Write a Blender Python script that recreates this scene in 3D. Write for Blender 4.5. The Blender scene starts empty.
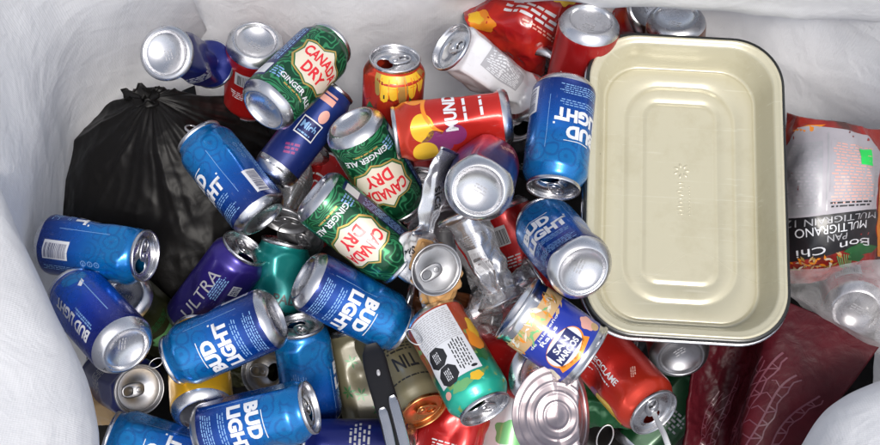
import bpy, bmesh, math, random
import numpy as np
from mathutils import Vector, Matrix, noise
random.seed(7)
S = bpy.context.scene
COL = S.collection

# ------------------------------------------------------------------ camera
TILT = math.radians(22)                 # away from straight down
F = 1222.0                              # focal length in pixels of an 880 wide picture (50 mm lens)
DIST = 1.30
VIEW = Vector((0, math.sin(TILT), -math.cos(TILT)))
UP = Vector((0, math.cos(TILT), math.sin(TILT)))
RIGHT = Vector((1, 0, 0))
CAM = -VIEW * DIST + Vector((0, 0, 0.45))
cd = bpy.data.cameras.new('camera'); cam = bpy.data.objects.new('camera', cd); COL.objects.link(cam)
cd.lens = 50; cd.sensor_width = 36; cd.clip_end = 100; cd.clip_start = 0.02
cam.matrix_world = Matrix.Translation(CAM) @ Matrix((RIGHT, UP, -VIEW)).transposed().to_4x4()
S.camera = cam
# ------------------------------------------------------------------ light
W = bpy.data.worlds.new('World'); S.world = W; W.use_nodes = True
wn = W.node_tree
sky = wn.nodes.new('ShaderNodeTexSky'); sky.sky_type = 'NISHITA'; sky.sun_disc = False
SUN_EL, SUN_AZ = math.radians(60), math.radians(165)      # azimuth clockwise from +Y
sky.sun_elevation = SUN_EL; sky.sun_rotation = SUN_AZ
sky.air_density = 1.0; sky.dust_density = 3.0; sky.ozone_density = 1.0
hs = wn.nodes.new('ShaderNodeHueSaturation'); hs.inputs['Saturation'].default_value = .46      # thin overcast: a paler sky
wn.links.new(sky.outputs[0], hs.inputs['Color']); wn.links.new(hs.outputs[0], wn.nodes['Background'].inputs[0])
wn.nodes['Background'].inputs[1].default_value = 0.135
sl = bpy.data.lights.new('sun', 'SUN'); sl.energy = 1.5; sl.angle = math.radians(15); sl.color = (1, .96, .9)
so = bpy.data.objects.new('sun', sl); COL.objects.link(so)
sd = Vector((math.sin(SUN_AZ) * math.cos(SUN_EL), math.cos(SUN_AZ) * math.cos(SUN_EL), math.sin(SUN_EL)))
so.rotation_euler = sd.to_track_quat('Z', 'Y').to_euler()
S.view_settings.view_transform = 'Standard'; S.view_settings.look = 'None'
S.view_settings.exposure = 0.60
S.render.engine = 'CYCLES'
S.cycles.max_bounces = 10; S.cycles.diffuse_bounces = 5; S.cycles.transparent_max_bounces = 12

def ray(px, py):
    return RIGHT * ((px - 440) / F) - UP * ((py - 222.5) / F) + VIEW
def P(px, py, d):
    return CAM + ray(px, py) * d

# ------------------------------------------------------------------ materials
MATS = {}
def newmat(name):
    m = bpy.data.materials.new(name); m.use_nodes = True; MATS[name] = m
    return m, m.node_tree, m.node_tree.nodes['Principled BSDF']
def node(t, kind, **kw):
    n = t.nodes.new(kind)
    for k, v in kw.items(): setattr(n, k, v)
    return n
def mathn(t, op, a, b=None, c=None):
    n = node(t, 'ShaderNodeMath', operation=op)
    for i, v in enumerate((a, b, c)):
        if v is None: continue
        if isinstance(v, (int, float)): n.inputs[i].default_value = v
        else: t.links.new(v, n.inputs[i])
    return n.outputs[0]
def mix(t, fac, a, b):
    n = node(t, 'ShaderNodeMix', data_type='RGBA')
    for s, v in ((n.inputs[0], fac), (n.inputs[6], a), (n.inputs[7], b)):
        if isinstance(v, (int, float)): s.default_value = v
        elif isinstance(v, (tuple, list)): s.default_value = (*v[:3], 1)
        else: t.links.new(v, s)
    return n.outputs[2]
def ramp(t, fac, stops, interp='LINEAR'):
    n = node(t, 'ShaderNodeValToRGB'); cr = n.color_ramp; cr.interpolation = interp
    while len(cr.elements) < len(stops): cr.elements.new(0.5)
    for e, (p, c) in zip(cr.elements, stops):
        e.position = p; e.color = (*c, 1) if len(c) == 3 else c
    t.links.new(fac, n.inputs[0]); return n.outputs[0]
def rest(t):
    return node(t, 'ShaderNodeAttribute', attribute_name='rest').outputs['Vector']
def sepz(t, v, i=2):
    n = node(t, 'ShaderNodeSeparateXYZ'); t.links.new(v, n.inputs[0]); return n.outputs[i]
def noise_n(t, vec, scale, detail=2, rough=.5, out=0, dist=0):
    n = node(t, 'ShaderNodeTexNoise'); n.inputs['Scale'].default_value = scale
    n.inputs['Detail'].default_value = detail; n.inputs['Roughness'].default_value = rough; n.inputs['Distortion'].default_value = dist
    if vec is not None: t.links.new(vec, n.inputs['Vector'])
    return n.outputs[out]
def objco(t):
    return node(t, 'ShaderNodeTexCoord').outputs['Object']
def bump(t, bsdf, h, strength=.3, dist=.001):
    b = node(t, 'ShaderNodeBump'); b.inputs['Strength'].default_value = strength; b.inputs['Distance'].default_value = dist
    t.links.new(h, b.inputs['Height']); t.links.new(b.outputs[0], bsdf.inputs['Normal']); return b
def finish(t, b, metal, rough, coat=0, grime=.0, vec=None, col=None):
    """metal, roughness broken up by smears, optional dirt over the colour"""
    b.inputs['Metallic'].default_value = metal
    vec = vec or rest(t)
    n = noise_n(t, vec, .7, 4, .6)
    r = mathn(t, 'MULTIPLY_ADD', n, .22, rough - .11)
    t.links.new(r, b.inputs['Roughness'])
    if coat: b.inputs['Coat Weight'].default_value = coat; b.inputs['Coat Roughness'].default_value = .12
    if col is not None:
        mp = node(t, 'ShaderNodeMapping'); mp.inputs['Scale'].default_value = (1, 1, .12); mp.inputs['Rotation'].default_value = (.5, .3, 0); t.links.new(vec, mp.inputs['Vector'])
        sc_ = ramp(t, noise_n(t, mp.outputs[0], 9, 4, .7), [(.62, (0, 0, 0)), (.72, (.34, .34, .34))])
        sc_ = mathn(t, 'MULTIPLY', sc_, ramp(t, noise_n(t, vec, .45, 2), [(.45, (0, 0, 0)), (.6, (1, 1, 1))]))
        if metal > .2: col = mix(t, sc_, col, (.5, .5, .52) if metal < .9 else (.3, .3, .31))
        if grime:
            g = ramp(t, noise_n(t, vec, 1.3, 6, .7), [(.55, (0, 0, 0)), (.75, (grime,) * 3)])
            col = mix(t, g, col, (.16, .13, .1))
        t.links.new(col, b.inputs['Base Color'])
def rgb(t, c):
    n = node(t, 'ShaderNodeRGB'); n.outputs[0].default_value = (*c, 1); return n.outputs[0]
def plain(name, c, metal=0., rough=.4, coat=0., grime=.12, use_obj=False):
    m, t, b = newmat(name)
    vec = None
    if use_obj:
        v = node(t, 'ShaderNodeVectorMath', operation='SCALE'); t.links.new(objco(t), v.inputs[0]); v.inputs[3].default_value = 100; vec = v.outputs[0]
    finish(t, b, metal, rough, coat, grime, vec, rgb(t, c)); return m

plain('aluminium', (.60, .60, .62), 1, .28, 0, .22)
plain('aluminium_dull', (.42, .42, .43), 1, .38, 0, .3)
plain('aluminium_dark', (.34, .34, .36), 1, .38, 0, .3)
plain('lid_pinkish', (.40, .34, .35), 1, .36, 0, .3)  # pink in the base colour stands in for reflected red
plain('tin_bright', (.56, .56, .58), 1, .22, 0, .10)
plain('ink_white', (.64, .65, .68), .1, .38, .2, .05)
plain('ink_paper', (.36, .34, .37), 0, .42, .12, .1)
plain('ink_black', (.012, .012, .014), .0, .38, .2, .0)
plain('ink_navy', (.008, .014, .10), .25, .35, .2, .0)
plain('ink_pale_blue', (.22, .40, .68), .3, .35, .2, .0)
plain('ink_red', (.62, .02, .03), .15, .35, .2, .0)
plain('ink_cream', (.62, .56, .45), .1, .38, .2, .05)
plain('ink_gold', (.55, .36, .10), .6, .35, .2, .0)
plain('ink_orange', (.80, .26, .02), .25, .35, .2, .0)
plain('ink_yellow', (.80, .48, .03), .25, .35, .2, .0)
plain('ink_purple', (.22, .03, .14), .25, .35, .2, .0)
plain('ink_green', (.02, .12, .035), .2, .35, .2, .0)
plain('ink_lime', (.16, .42, .16), .3, .35, .2, .0)
plain('ink_teal', (.01, .28, .22), .4, .35, .2, .0)
plain('ink_grey', (.34, .34, .36), .1, .45, .1, .0)
plain('ink_pink', (.70, .36, .30), .1, .4, .1, .0)
plain('ink_tan', (.50, .33, .16), .1, .4, .1, .0)
plain('sticker_green', (.02, .62, .10), 0, .5, 0, 0)
plain('copper', (.62, .27, .10), 1, .30, 0, .2)
plain('gold_metal', (.72, .42, .17), 1, .32, 0, .2)
plain('dark_inside', (.05, .045, .04), .3, .6, 0, .0)

def budlight(name, deep=0.):
    m, t, b = newmat(name); v = rest(t); z = mathn(t, 'MULTIPLY', sepz(t, v), 1 / 12.2)
    k = 1 - deep
    base = ramp(t, z, [(.08, (.003 * k, .018 * k, .14)), (.26, (.002, .05 * k, .28)), (.45, (.002, .095 * k, .42)), (.62, (.002, .15 * k, .46)), (.80, (.003, .175 * k, .46)), (1, (.004, .14 * k, .42))])
    vo = node(t, 'ShaderNodeTexVoronoi'); vo.inputs['Scale'].default_value = .36
    wob = noise_n(t, v, .9, 2, .5, 1)
    sc = node(t, 'ShaderNodeVectorMath', operation='MULTIPLY_ADD'); t.links.new(wob, sc.inputs[0]); sc.inputs[1].default_value = (.55, .55, .55); t.links.new(v, sc.inputs[2])
    t.links.new(sc.outputs[0], vo.inputs['Vector'])
    ln = mathn(t, 'PINGPONG', mathn(t, 'MULTIPLY', vo.outputs['Distance'], 9), 1)
    ln = ramp(t, ln, [(.55, (0, 0, 0)), (.85, (1, 1, 1))])
    zone = ramp(t, z, [(.50, (0, 0, 0)), (.60, (1, 1, 1)), (.88, (1, 1, 1)), (.93, (0, 0, 0))])
    f = mathn(t, 'MULTIPLY', mathn(t, 'MULTIPLY', ln, zone), .5)
    col = mix(t, f, base, (.006, .055, .25))
    finish(t, b, .55, .27, .35, .14, v, col)
budlight('can_blue'); budlight('can_blue_deep', .55)
def contour_can():
    m, t, b = newmat('can_ginger_green'); v = rest(t)
    n = noise_n(t, v, .42, 1.5, .45, 0, .6)
    ln = mathn(t, 'PINGPONG', mathn(t, 'MULTIPLY', n, 26), 1)
    ln = ramp(t, ln, [(.55, (0, 0, 0)), (.80, (1, 1, 1))])
    col = mix(t, mathn(t, 'MULTIPLY', ln, .7), (.003, .055, .022), (.05, .34, .14))
    finish(t, b, .45, .32, .3, .05, v, col)
contour_can()
def zcan(name, stops, metal=.5, rough=.32, blotch=None, grime=.06):
    m, t, b = newmat(name); v = rest(t); z = mathn(t, 'MULTIPLY', sepz(t, v), 1 / 12.2)
    col = ramp(t, z, stops)
    if blotch:
        c2, lo, sc = blotch
        col = mix(t, ramp(t, noise_n(t, v, sc, 3, .5), [(lo, (0, 0, 0)), (lo + .06, (1, 1, 1))]), col, c2)
    finish(t, b, metal, rough, .3, grime, v, col)
zcan('can_red', [(0, (.34, .007, .009)), (1, (.50, .014, .012))])
zcan('can_orange_red', [(0, (.55, .022, .014)), (.6, (.50, .02, .014)), (1, (.54, .04, .014))])
zcan('can_fruit', [(0, (.40, .02, .01)), (.55, (.50, .03, .012)), (1, (.60, .05, .02))], blotch=((.22, .02, .012), .56, .6))
zcan('can_purple', [(0, (.012, .009, .09)), (1, (.028, .015, .19))])
zcan('can_navy', [(0, (.006, .008, .07)), (1, (.010, .018, .16))])
zcan('can_teal', [(0, (.0, .10, .11)), (1, (.004, .20, .19))])
zcan('can_yellow', [(0, (.62, .33, .01)), (1, (.68, .38, .01))], .35)
zcan('can_white', [(0, (.60, .60, .62)), (1, (.64, .64, .66))], .15, .35, grime=.2)
zcan('can_silverwhite', [(0, (.55, .56, .59)), (1, (.50, .50, .52))], .8, .26, grime=.2)
zcan('can_whitegold', [(0, (.70, .70, .72)), (.52, (.72, .71, .70)), (.56, (.60, .33, .12)), (1, (.62, .36, .14))], .3, .35, grime=.2)
zcan('can_cream', [(0, (.13, .115, .07)), (1, (.15, .135, .08))], .15, .4, grime=.2)  # cream base darkened to carry the shade low in the heap
zcan('can_olive', [(0, (.03, .035, .012)), (1, (.06, .06, .02))], .4)
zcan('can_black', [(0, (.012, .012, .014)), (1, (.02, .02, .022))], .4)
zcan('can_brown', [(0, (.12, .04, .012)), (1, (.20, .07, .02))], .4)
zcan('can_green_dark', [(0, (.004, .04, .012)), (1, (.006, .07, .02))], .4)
zcan('can_tropical', [(0, (.50, .05, .03)), (.5, (.45, .12, .03)), (.62, (.01, .16, .10)), (.78, (.02, .40, .28)), (1, (.03, .50, .36))], .5, .32, blotch=((.25, .42, .12), .60, .9))
zcan('can_slimblue', [(0, (.012, .02, .12)), (.5, (.012, .03, .18)), (1, (.02, .05, .24))], .4)
zcan('can_plum_navy', [(0, (.010, .012, .10)), (.5, (.02, .02, .14)), (.75, (.25, .015, .05)), (1, (.30, .02, .06))], .5)

# ------------------------------------------------------------------ flat artwork
_txt = {}
def text2d(s, bold=0.):
    if (s, bold) in _txt: return _txt[(s, bold)]
    cu = bpy.data.curves.new('t', 'FONT'); cu.body = s; cu.offset = bold; cu.resolution_u = 3
    ob = bpy.data.objects.new('t', cu); me = bpy.data.meshes.new_from_object(ob)
    vs = [(v.co.x, v.co.y) for v in me.vertices]; fs = [tuple(p.vertices) for p in me.polygons]
    bpy.data.objects.remove(ob); bpy.data.curves.remove(cu); bpy.data.meshes.remove(me)
    xs = [v[0] for v in vs]; ys = [v[1] for v in vs]
    x0, x1, y0, y1 = min(xs), max(xs), min(ys), max(ys)
    vs = [((x - x0) / (x1 - x0) - .5, (y - y0) / (y1 - y0) - .5) for x, y in vs]
    _txt[(s, bold)] = (vs, fs); return _txt[(s, bold)]

class Art:
    """flat coloured shapes on an (s, h) sheet, in millimetres"""
    def __init__(self): self.items = []
    def add(self, vs, fs, mat, layer=0): self.items.append((vs, fs, mat, layer)); return self
    def text(self, s, x, y, w, h, mat, rot=0, bold=.02, layer=2, arc=0):
        vs, fs = text2d(s, bold); c, n = math.cos(math.radians(rot)), math.sin(math.radians(rot)); out = []
        for a, b in vs:
            X, Y = a * w, b * h + arc * (1 - (2 * a) ** 2)
            out.append((x + X * c - Y * n, y + X * n + Y * c))
        return self.add(out, fs, mat, layer)
    def poly(self, pts, mat, layer=0): return self.add(list(pts), [tuple(range(len(pts)))], mat, layer)
    def rect(self, x, y, w, h, mat, layer=0, rot=0):
        c, n = math.cos(math.radians(rot)), math.sin(math.radians(rot))
        return self.poly([(x + a * w / 2 * c - b * h / 2 * n, y + a * w / 2 * n + b * h / 2 * c) for a, b in ((-1, -1), (1, -1), (1, 1), (-1, 1))], mat, layer)
    def disc(self, x, y, rx, ry, mat, layer=0, n=28, wob=0):
        return self.poly([(x + rx * (1 + wob * math.sin(5 * a)) * math.cos(a), y + ry * (1 + wob * math.sin(5 * a)) * math.sin(a)) for a in [2 * math.pi * i / n for i in range(n)]], mat, layer)
    def ring(self, x, y, r, t, mat, layer=0, n=28, a0=0, a1=360, ry=None):
        ry = ry or r; vs = []; fs = []
        for i in range(n + 1):
            a = math.radians(a0 + (a1 - a0) * i / n)
            vs += [(x + r * math.cos(a), y + ry * math.sin(a)), (x + (r - t) * math.cos(a), y + (ry - t) * math.sin(a))]
        for i in range(n): fs.append((2 * i, 2 * i + 2, 2 * i + 3, 2 * i + 1))
        return self.add(vs, fs, mat, layer)
    def barcode(self, x, y, w, h, along='s', ink='ink_navy', layer=0, back='ink_white'):
        self.rect(x, y, w, h, back, layer); rnd = random.Random(int(x * 7 + y * 3 + w))
        p = -.44
        while p < .42:
            t = rnd.choice((.012, .02, .035)); 
            if along == 's': self.rect(x + (p + t / 2) * w, y + .05 * h, t * w, h * .76, ink, layer + 1)
            else: self.rect(x + .05 * w, y + (p + t / 2) * h, w * .76, t * h, ink, layer + 1)
            p += t + rnd.choice((.014, .022, .035))
        return self
    def lines(self, x, y, w, h, rows, mat, rot=0, layer=1, fill=.6, seed=1):
        """rows of small print too small to read"""
        rnd = random.Random(seed); c, n = math.cos(math.radians(rot)), math.sin(math.radians(rot)); rh = h / rows
        vs = []; fs = []
        for r in range(rows):
            yy = h / 2 - (r + .5) * rh; p = -w / 2 + rnd.uniform(0, w * .1); end = w / 2 - rnd.uniform(0, w * .15)
            while p < end:
                l = min(rnd.uniform(.6, 2.2) * rh, end - p); k = len(vs)
                for a, b in ((p, -1), (p + l, -1), (p + l, 1), (p, 1)):
                    Y = yy + b * rh * fill / 2; vs.append((x + a * c - Y * n, y + a * n + Y * c))
                fs.append((k, k + 1, k + 2, k + 3)); p += l + rh * rnd.uniform(.25, .6)
        return self.add(vs, fs, mat, layer)
    def flat(self, ds, dh):
        """cut on a grid so that it can be wrapped round a curved surface"""
        bm = bmesh.new(); lay = bm.faces.layers.int.new('lay'); mats = []
        for vs, fs, mat, l in self.items:
            if mat not in mats: mats.append(mat)
            bv = [bm.verts.new((x, y, 0)) for x, y in vs]
            for f in fs:
                try: fc = bm.faces.new([bv[i] for i in f])
                except ValueError: continue
                fc.material_index = mats.index(mat); fc[lay] = l
        xs = [v.co.x for v in bm.verts]; ys = [v.co.y for v in bm.verts]
        for ax, step, lo, hi in ((0, ds, min(xs), max(xs)), (1, dh, min(ys), max(ys))):
            k = math.ceil(lo / step)
            while k * step < hi:
                co = Vector((k * step, 0, 0)) if ax == 0 else Vector((0, k * step, 0)); no = Vector((1, 0, 0)) if ax == 0 else Vector((0, 1, 0))
                bmesh.ops.bisect_plane(bm, geom=bm.verts[:] + bm.edges[:] + bm.faces[:], plane_co=co, plane_no=no, dist=1e-5); k += 1
        bm.verts.index_update()
        vl = {v.index: (v.link_faces[0][lay] if v.link_faces else 0) for v in bm.verts}
        out = ([(v.co.x, v.co.y, vl[v.index]) for v in bm.verts], [([v.index for v in f.verts], f.material_index) for f in bm.faces], mats)
        bm.free(); return out

ARTS = {}
def art(name): a = Art(); ARTS[name] = a; return a
a = art('bud')
a.text('BUD', -6.5, 70, 39, 15, 'ink_white', bold=.055); a.text('LIGHT', 0, 51.5, 53, 15, 'ink_white', bold=.055)
a.rect(26.5, 62, 2, 2, 'ink_white'); a.rect(0, 80, 30, .9, 'ink_white'); a.lines(0, 37, 46, 8, 3, 'ink_pale_blue', seed=3, fill=.4); a.lines(0, 21, 50, 12, 5, 'ink_pale_blue', seed=5, fill=.4)
a.rect(-31, 48, .5, 50, 'ink_pale_blue'); a.rect(33, 60, .5, 60, 'ink_pale_blue')
a.barcode(59, 32, 21, 30, 'h')
for k in range(3): a.ring(70, 66 + 8 * k, 3.2, .7, 'ink_pale_blue', 1, 16); a.rect(70, 66 + 8 * k, 2.6, .7, 'ink_pale_blue', 1)
a.lines(80, 50, 70, 7, 3, 'ink_pale_blue', 90, 1, .4, 4)
a.lines(-70, 50, 60, 18, 7, 'ink_pale_blue', 90, 1, .3, 14)
a = art('bud_navy')
a.text('BUD LIGHT', 0, 58, 74, 12.5, 'ink_white', rot=90, bold=.035); a.lines(10, 42, 40, 5, 2, 'ink_pale_blue', 90); a.rect(34, 60, .9, 60, 'ink_pale_blue'); a.poly([(28, 84), (36, 92), (36, 86), (30, 80)], 'ink_white'); a.disc(30, 98, 14, 9, 'can_blue', 0)
a = art('ginger')
def crest(r): return [(x * r * 1.1, 68 + y * r * 1.22) for x, y in ((-26, 12), (-18, 15), (-8, 15), (0, 21), (8, 15), (18, 15), (26, 12), (24, 4), (27, -6), (20, -15), (8, -17), (0, -21), (-8, -17), (-20, -15), (-27, -6), (-24, 4))]
a.poly(crest(1.14), 'ink_gold', 0); a.poly(crest(1.06), 'ink_green', 1); a.poly(crest(1.0), 'ink_cream', 2)
a.text('CANADA', 0, 74.5, 51, 14, 'ink_red', bold=.035, layer=3, arc=2.5); a.text('DRY', 0, 58, 31, 14.5, 'ink_red', bold=.035, layer=3)
a.text('GINGER ALE', 0, 31, 52, 7, 'ink_white', bold=.02); a.lines(0, 24, 34, 3, 1, 'ink_gold'); a.lines(-30, 30, 14, 14, 4, 'ink_pale_blue', 0, 1, .5, 2)
a.rect(44, 62, 18, 92, 'can_green_dark', 0); a.lines(44, 62, 88, 14, 4, 'ink_grey', 90, 1, .7, 7)
a.rect(-50, 64, 22, 92, 'ink_navy', 0); a.rect(-50, 30, 18, 17, 'ink_white', 1); a.lines(-50, 74, 60, 18, 5, 'ink_pale_blue', 90, 1, .5, 8)
a = art('mundet')
a.text('MUNDET', 2, 62, 62, 13, 'ink_white', bold=.04); a.lines(2, 47, 46, 5, 1, 'ink_white'); a.lines(-4, 30, 26, 5, 1, 'ink_white')
a.ring(0, 55, 36, 4, 'ink_orange', 0, 30, 30, 150); a.disc(-22, 92, 16, 12, 'ink_yellow', 0); a.disc(24, 96, 18, 12, 'ink_orange', 0)
a.disc(-40, 78, 14, 16, 'ink_purple', 0, wob=.1); a.disc(-50, 92, 12, 13, 'ink_yellow', 1); a.disc(30, 82, 10, 10, 'ink_yellow', 1, wob=.1)
a.disc(-34, 60, 12, 12, 'ink_purple', 1)
a = art('fruit')
for k, (x0, x1, y1, w_) in enumerate(((-16, -15, 90, 5), (-7, -6, 85, 6), (3, 4, 88, 5.5), (12, 14, 84, 6), (22, 25, 88, 5.5), (32, 37, 92, 5), (42, 49, 98, 5))):
    a.poly([(x0 - w_, 115), (x0 + w_, 115), (x1 + w_ * 1.05, (y1 + 115) / 2), (x1 + w_ * .6, y1 + 2), (x1, y1), (x1 - w_ * .6, y1 + 2), (x1 - w_ * 1.05, (y1 + 115) / 2)], 'ink_yellow' if k % 3 else 'ink_gold', k % 2)
for k in range(6): a.poly([(-11 + 9.5 * k, 90), (-10.2 + 9.5 * k, 90), (-10 + 9 * k, 112), (-11.6 + 9 * k, 112)], 'ink_orange', 2)
a.poly([(22, 92), (27, 80), (30, 62), (24, 68), (18, 64), (20, 78)], 'ink_green', 1); a.poly([(-26, 78), (-14, 70), (-20, 62), (-32, 66)], 'ink_green', 1)
a.disc(6, 70, 17, 10, 'can_orange_red', 1, wob=.06); a.rect(-6, 92, 1.6, 5, 'ink_black', 2); a.lines(6, 52, 40, 4, 1, 'ink_white', 0, 2); a.disc(-34, 92, 10, 14, 'can_orange_red', 0); a.disc(-20, 60, 8, 8, 'ink_orange', 0)
a = art('cola')
a.text('Cola', -6, 60, 24, 9, 'ink_white', bold=.015); a.barcode(-52, 40, 22, 34, 'h', 'ink_grey'); a.lines(44, 56, 60, 10, 4, 'ink_white', 90, 1, .4); a.lines(0, 100, 30, 5, 1, 'ink_white')
a = art('recycle')
a.barcode(18, 26, 16, 15, 's', 'ink_black', 0, 'ink_grey'); a.text('RECICLAME', 5, 63, 48, 7, 'ink_white', rot=90, bold=.02); a.lines(13, 64, 46, 2.6, 1, 'ink_white', 90); a.lines(22, 40, 14, 2.5, 1, 'ink_white', 90)
a.disc(44, 84, 14, 22, 'ink_yellow', 1, wob=.05); a.disc(48, 64, 14, 14, 'ink_purple', 0, wob=.08); a.lines(-16, 88, 14, 6, 3, 'ink_pink', 60, 1); a.disc(50, 100, 9, 7, 'ink_green', 2)
a = art('octagon')
a.poly([(27, 12), (-24, 12), (-26, 90), (25, 90)], 'ink_white', 0); a.lines(0, 31, 48, 34, 15, 'ink_grey', 0, 1, .4, 3); a.rect(0, 49, 48, .6, 'ink_grey', 1)
for cx, cy in ((12, 60), (9, 82)):
    a.poly([(cx + 12.2 * math.cos(math.radians(22.5 + 45 * k)), cy + 11.6 * math.sin(math.radians(22.5 + 45 * k))) for k in range(8)], 'ink_black', 1); a.lines(cx, cy, 13, 8, 4, 'ink_white', 90, 2, .45, int(cy))
a.lines(-13, 68, 36, 17, 6, 'ink_black', 90, 1, .45, 6); a.disc(-19, 86, 3.4, 1.6, 'ink_black', 2)
a.disc(-36, 58, 9, 14, 'ink_orange', 0, wob=.1); a.disc(-42, 42, 8, 12, 'ink_yellow', 1, wob=.12); a.disc(-35, 76, 8, 7, 'ink_green', 1, wob=.2); a.disc(2, 99, 12, 5, 'ink_lime', 0, wob=.1); a.disc(22, 98, 5, 4, 'ink_pink', 0); a.disc(-16, 97, 7, 5, 'ink_yellow', 0, wob=.1)
a = art('purple')
a.text('ULTRA', -10, 60, 66, 14, 'ink_grey', rot=90, bold=0); a.lines(2, 78, 34, 12, 5, 'ink_pale_blue', 90, 1, .5, 2); a.rect(22, 82, 13, 13, 'ink_white', 0); a.lines(22, 82, 11, 11, 5, 'ink_navy', 0, 1, .6, 4); a.lines(20, 56, 24, 10, 7, 'ink_pale_blue', 90, 1, .4, 5)
a = art('teal'); a.text('PALE', 4, 60, 34, 11, 'ink_black', bold=.02); a.lines(4, 44, 26, 5, 2, 'ink_black')
a = art('white')
a.poly([(-20, 30), (24, 26), (26, 84), (-16, 88)], 'ink_grey', 0); a.lines(3, 58, 54, 36, 11, 'ink_white', 90, 1, .5, 3); a.lines(40, 50, 60, 6, 2, 'ink_grey', 90, 1, .5)
a = art('whitecode'); a.barcode(0, 64, 30, 34, 's', 'ink_grey'); a.lines(0, 36, 34, 14, 5, 'ink_grey', 0, 1, .4, 4); a.rect(34, 60, 7, 90, 'can_red', 0)
a = art('script'); a.text('Clá', 8, 78, 30, 16, 'ink_black', rot=-70, bold=.01); a.text('sica', -20, 56, 34, 15, 'ink_black', rot=-60, bold=.01); a.text('Clá', 70, 70, 34, 16, 'ink_black', rot=60, bold=.01); a.lines(40, 50, 60, 8, 3, 'ink_grey', 90, 1, .5, 4)
a = art('leaf')
for cx, cy in ((-8, 88), (14, 92), (-20, 56), (-6, 50), (10, 30), (22, 62)):
    for k in range(6):
        an = math.radians(60 * k + cx * 3); a.poly([(cx, cy), (cx + 5 * math.cos(an - .3), cy + 5 * math.sin(an - .3)), (cx + 9 * math.cos(an), cy + 9 * math.sin(an)), (cx + 5 * math.cos(an + .3), cy + 5 * math.sin(an + .3))], 'ink_green', 0)
a.lines(-4, 18, 40, 6, 2, 'ink_green', 0, 1, .6, 9)
a = art('creamtext'); a.text('TIN', -4, 74, 26, 18, 'ink_black', bold=.02); a.lines(0, 54, 40, 12, 3, 'ink_black', 0, 1, .5, 9); a.rect(0, 40, 120, 10, 'ink_tan', 0); a.lines(0, 94, 60, 3, 1, 'ink_black')
a = art('slim'); a.rect(0, 64, 32, 22, 'ink_white', 0); a.rect(0, 64, 29, 19, 'ink_navy', 1); a.text('Mich', 0, 66, 24, 9, 'ink_pale_blue', bold=.02); a.lines(0, 57, 24, 3, 1, 'ink_pale_blue'); a.disc(8, 84, 7, 8, 'ink_pink', 0); a.rect(-4, 104, 26, 12, 'ink_pink', 0); a.lines(-2, 36, 20, 14, 3, 'ink_purple', 20, 1, .6, 4); a.rect(0, 9, 200, 15, 'aluminium', 0)
a = art('redprint'); a.text('MUNDET', 0, 62, 60, 12, 'ink_white', bold=.03); a.lines(0, 46, 40, 5, 1, 'ink_white'); a.disc(-20, 92, 15, 12, 'ink_yellow', 0); a.disc(-34, 80, 10, 10, 'ink_orange', 1); a.disc(24, 94, 14, 9, 'ink_orange', 0)
a = art('redcode'); a.barcode(0, 36, 28, 22, 's', 'ink_black', 0, 'ink_grey'); a.lines(0, 66, 40, 14, 4, 'ink_white', 0, 1, .4)
a = art('dotted'); a.lines(0, 60, 60, 24, 5, 'ink_grey', 0, 1, .5, 8)
a = art('plum'); a.lines(0, 84, 20, 10, 3, 'ink_pink', 20, 1, .6, 8); a.rect(40, 60, 10, 60, 'ink_pale_blue', 0)
a = art('greenwhite'); a.disc(0, 70, 22, 14, 'ink_lime', 0, wob=.15); a.disc(10, 92, 12, 8, 'ink_green', 1, wob=.2); a.lines(0, 40, 40, 12, 4, 'ink_green', 0, 1, .5, 4)

# ------------------------------------------------------------------ mesh helpers
def smooth01(x): x = max(0, min(1, x)); return x * x * (3 - 2 * x)
def link(name, vs, fs, mats, parent=None, mi=None, restco=None, smooth=True):
    me = bpy.data.meshes.new(name); me.from_pydata([tuple(v) for v in vs], [], fs)
    for m in mats: me.materials.append(MATS[m])
    if mi is not None: me.polygons.foreach_set('material_index', mi)
    if smooth: me.polygons.foreach_set('use_smooth', [True] * len(me.polygons))
    if restco is not None:
        at = me.attributes.new('rest', 'FLOAT_VECTOR', 'POINT'); at.data.foreach_set('vector', np.array(restco, dtype=np.float32).ravel())
    me.validate(); me.update()
    o = bpy.data.objects.new(name, me); COL.objects.link(o)
    if parent is not None: o.parent = parent
    return o
def tag(o, label, cat, group=None, kind=None):
    o['label'] = label; o['category'] = cat
    if group: o['group'] = group
    if kind: o['kind'] = kind
    return o
def empty(name, mw):
    o = bpy.data.objects.new(name, None); COL.objects.link(o); o.empty_display_size = .02; o.matrix_world = mw; return o
def lathe(prof, n, vs, fs, close=False):
    """prof: (radius, height) list -> rings appended to vs / fs"""
    st = len(vs)
    for r, h in prof:
        for i in range(n): an = 2 * math.pi * i / n; vs.append((r * math.cos(an), r * math.sin(an), h))
    for k in range(len(prof) - 1):
        for i in range(n):
            j = (i + 1) % n; a0 = st + k * n; fs.append((a0 + i, a0 + j, a0 + n + j, a0 + n + i))
    if close:
        fs.append(tuple(st + (len(prof) - 1) * n + i for i in range(n)))
    return st

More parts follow.
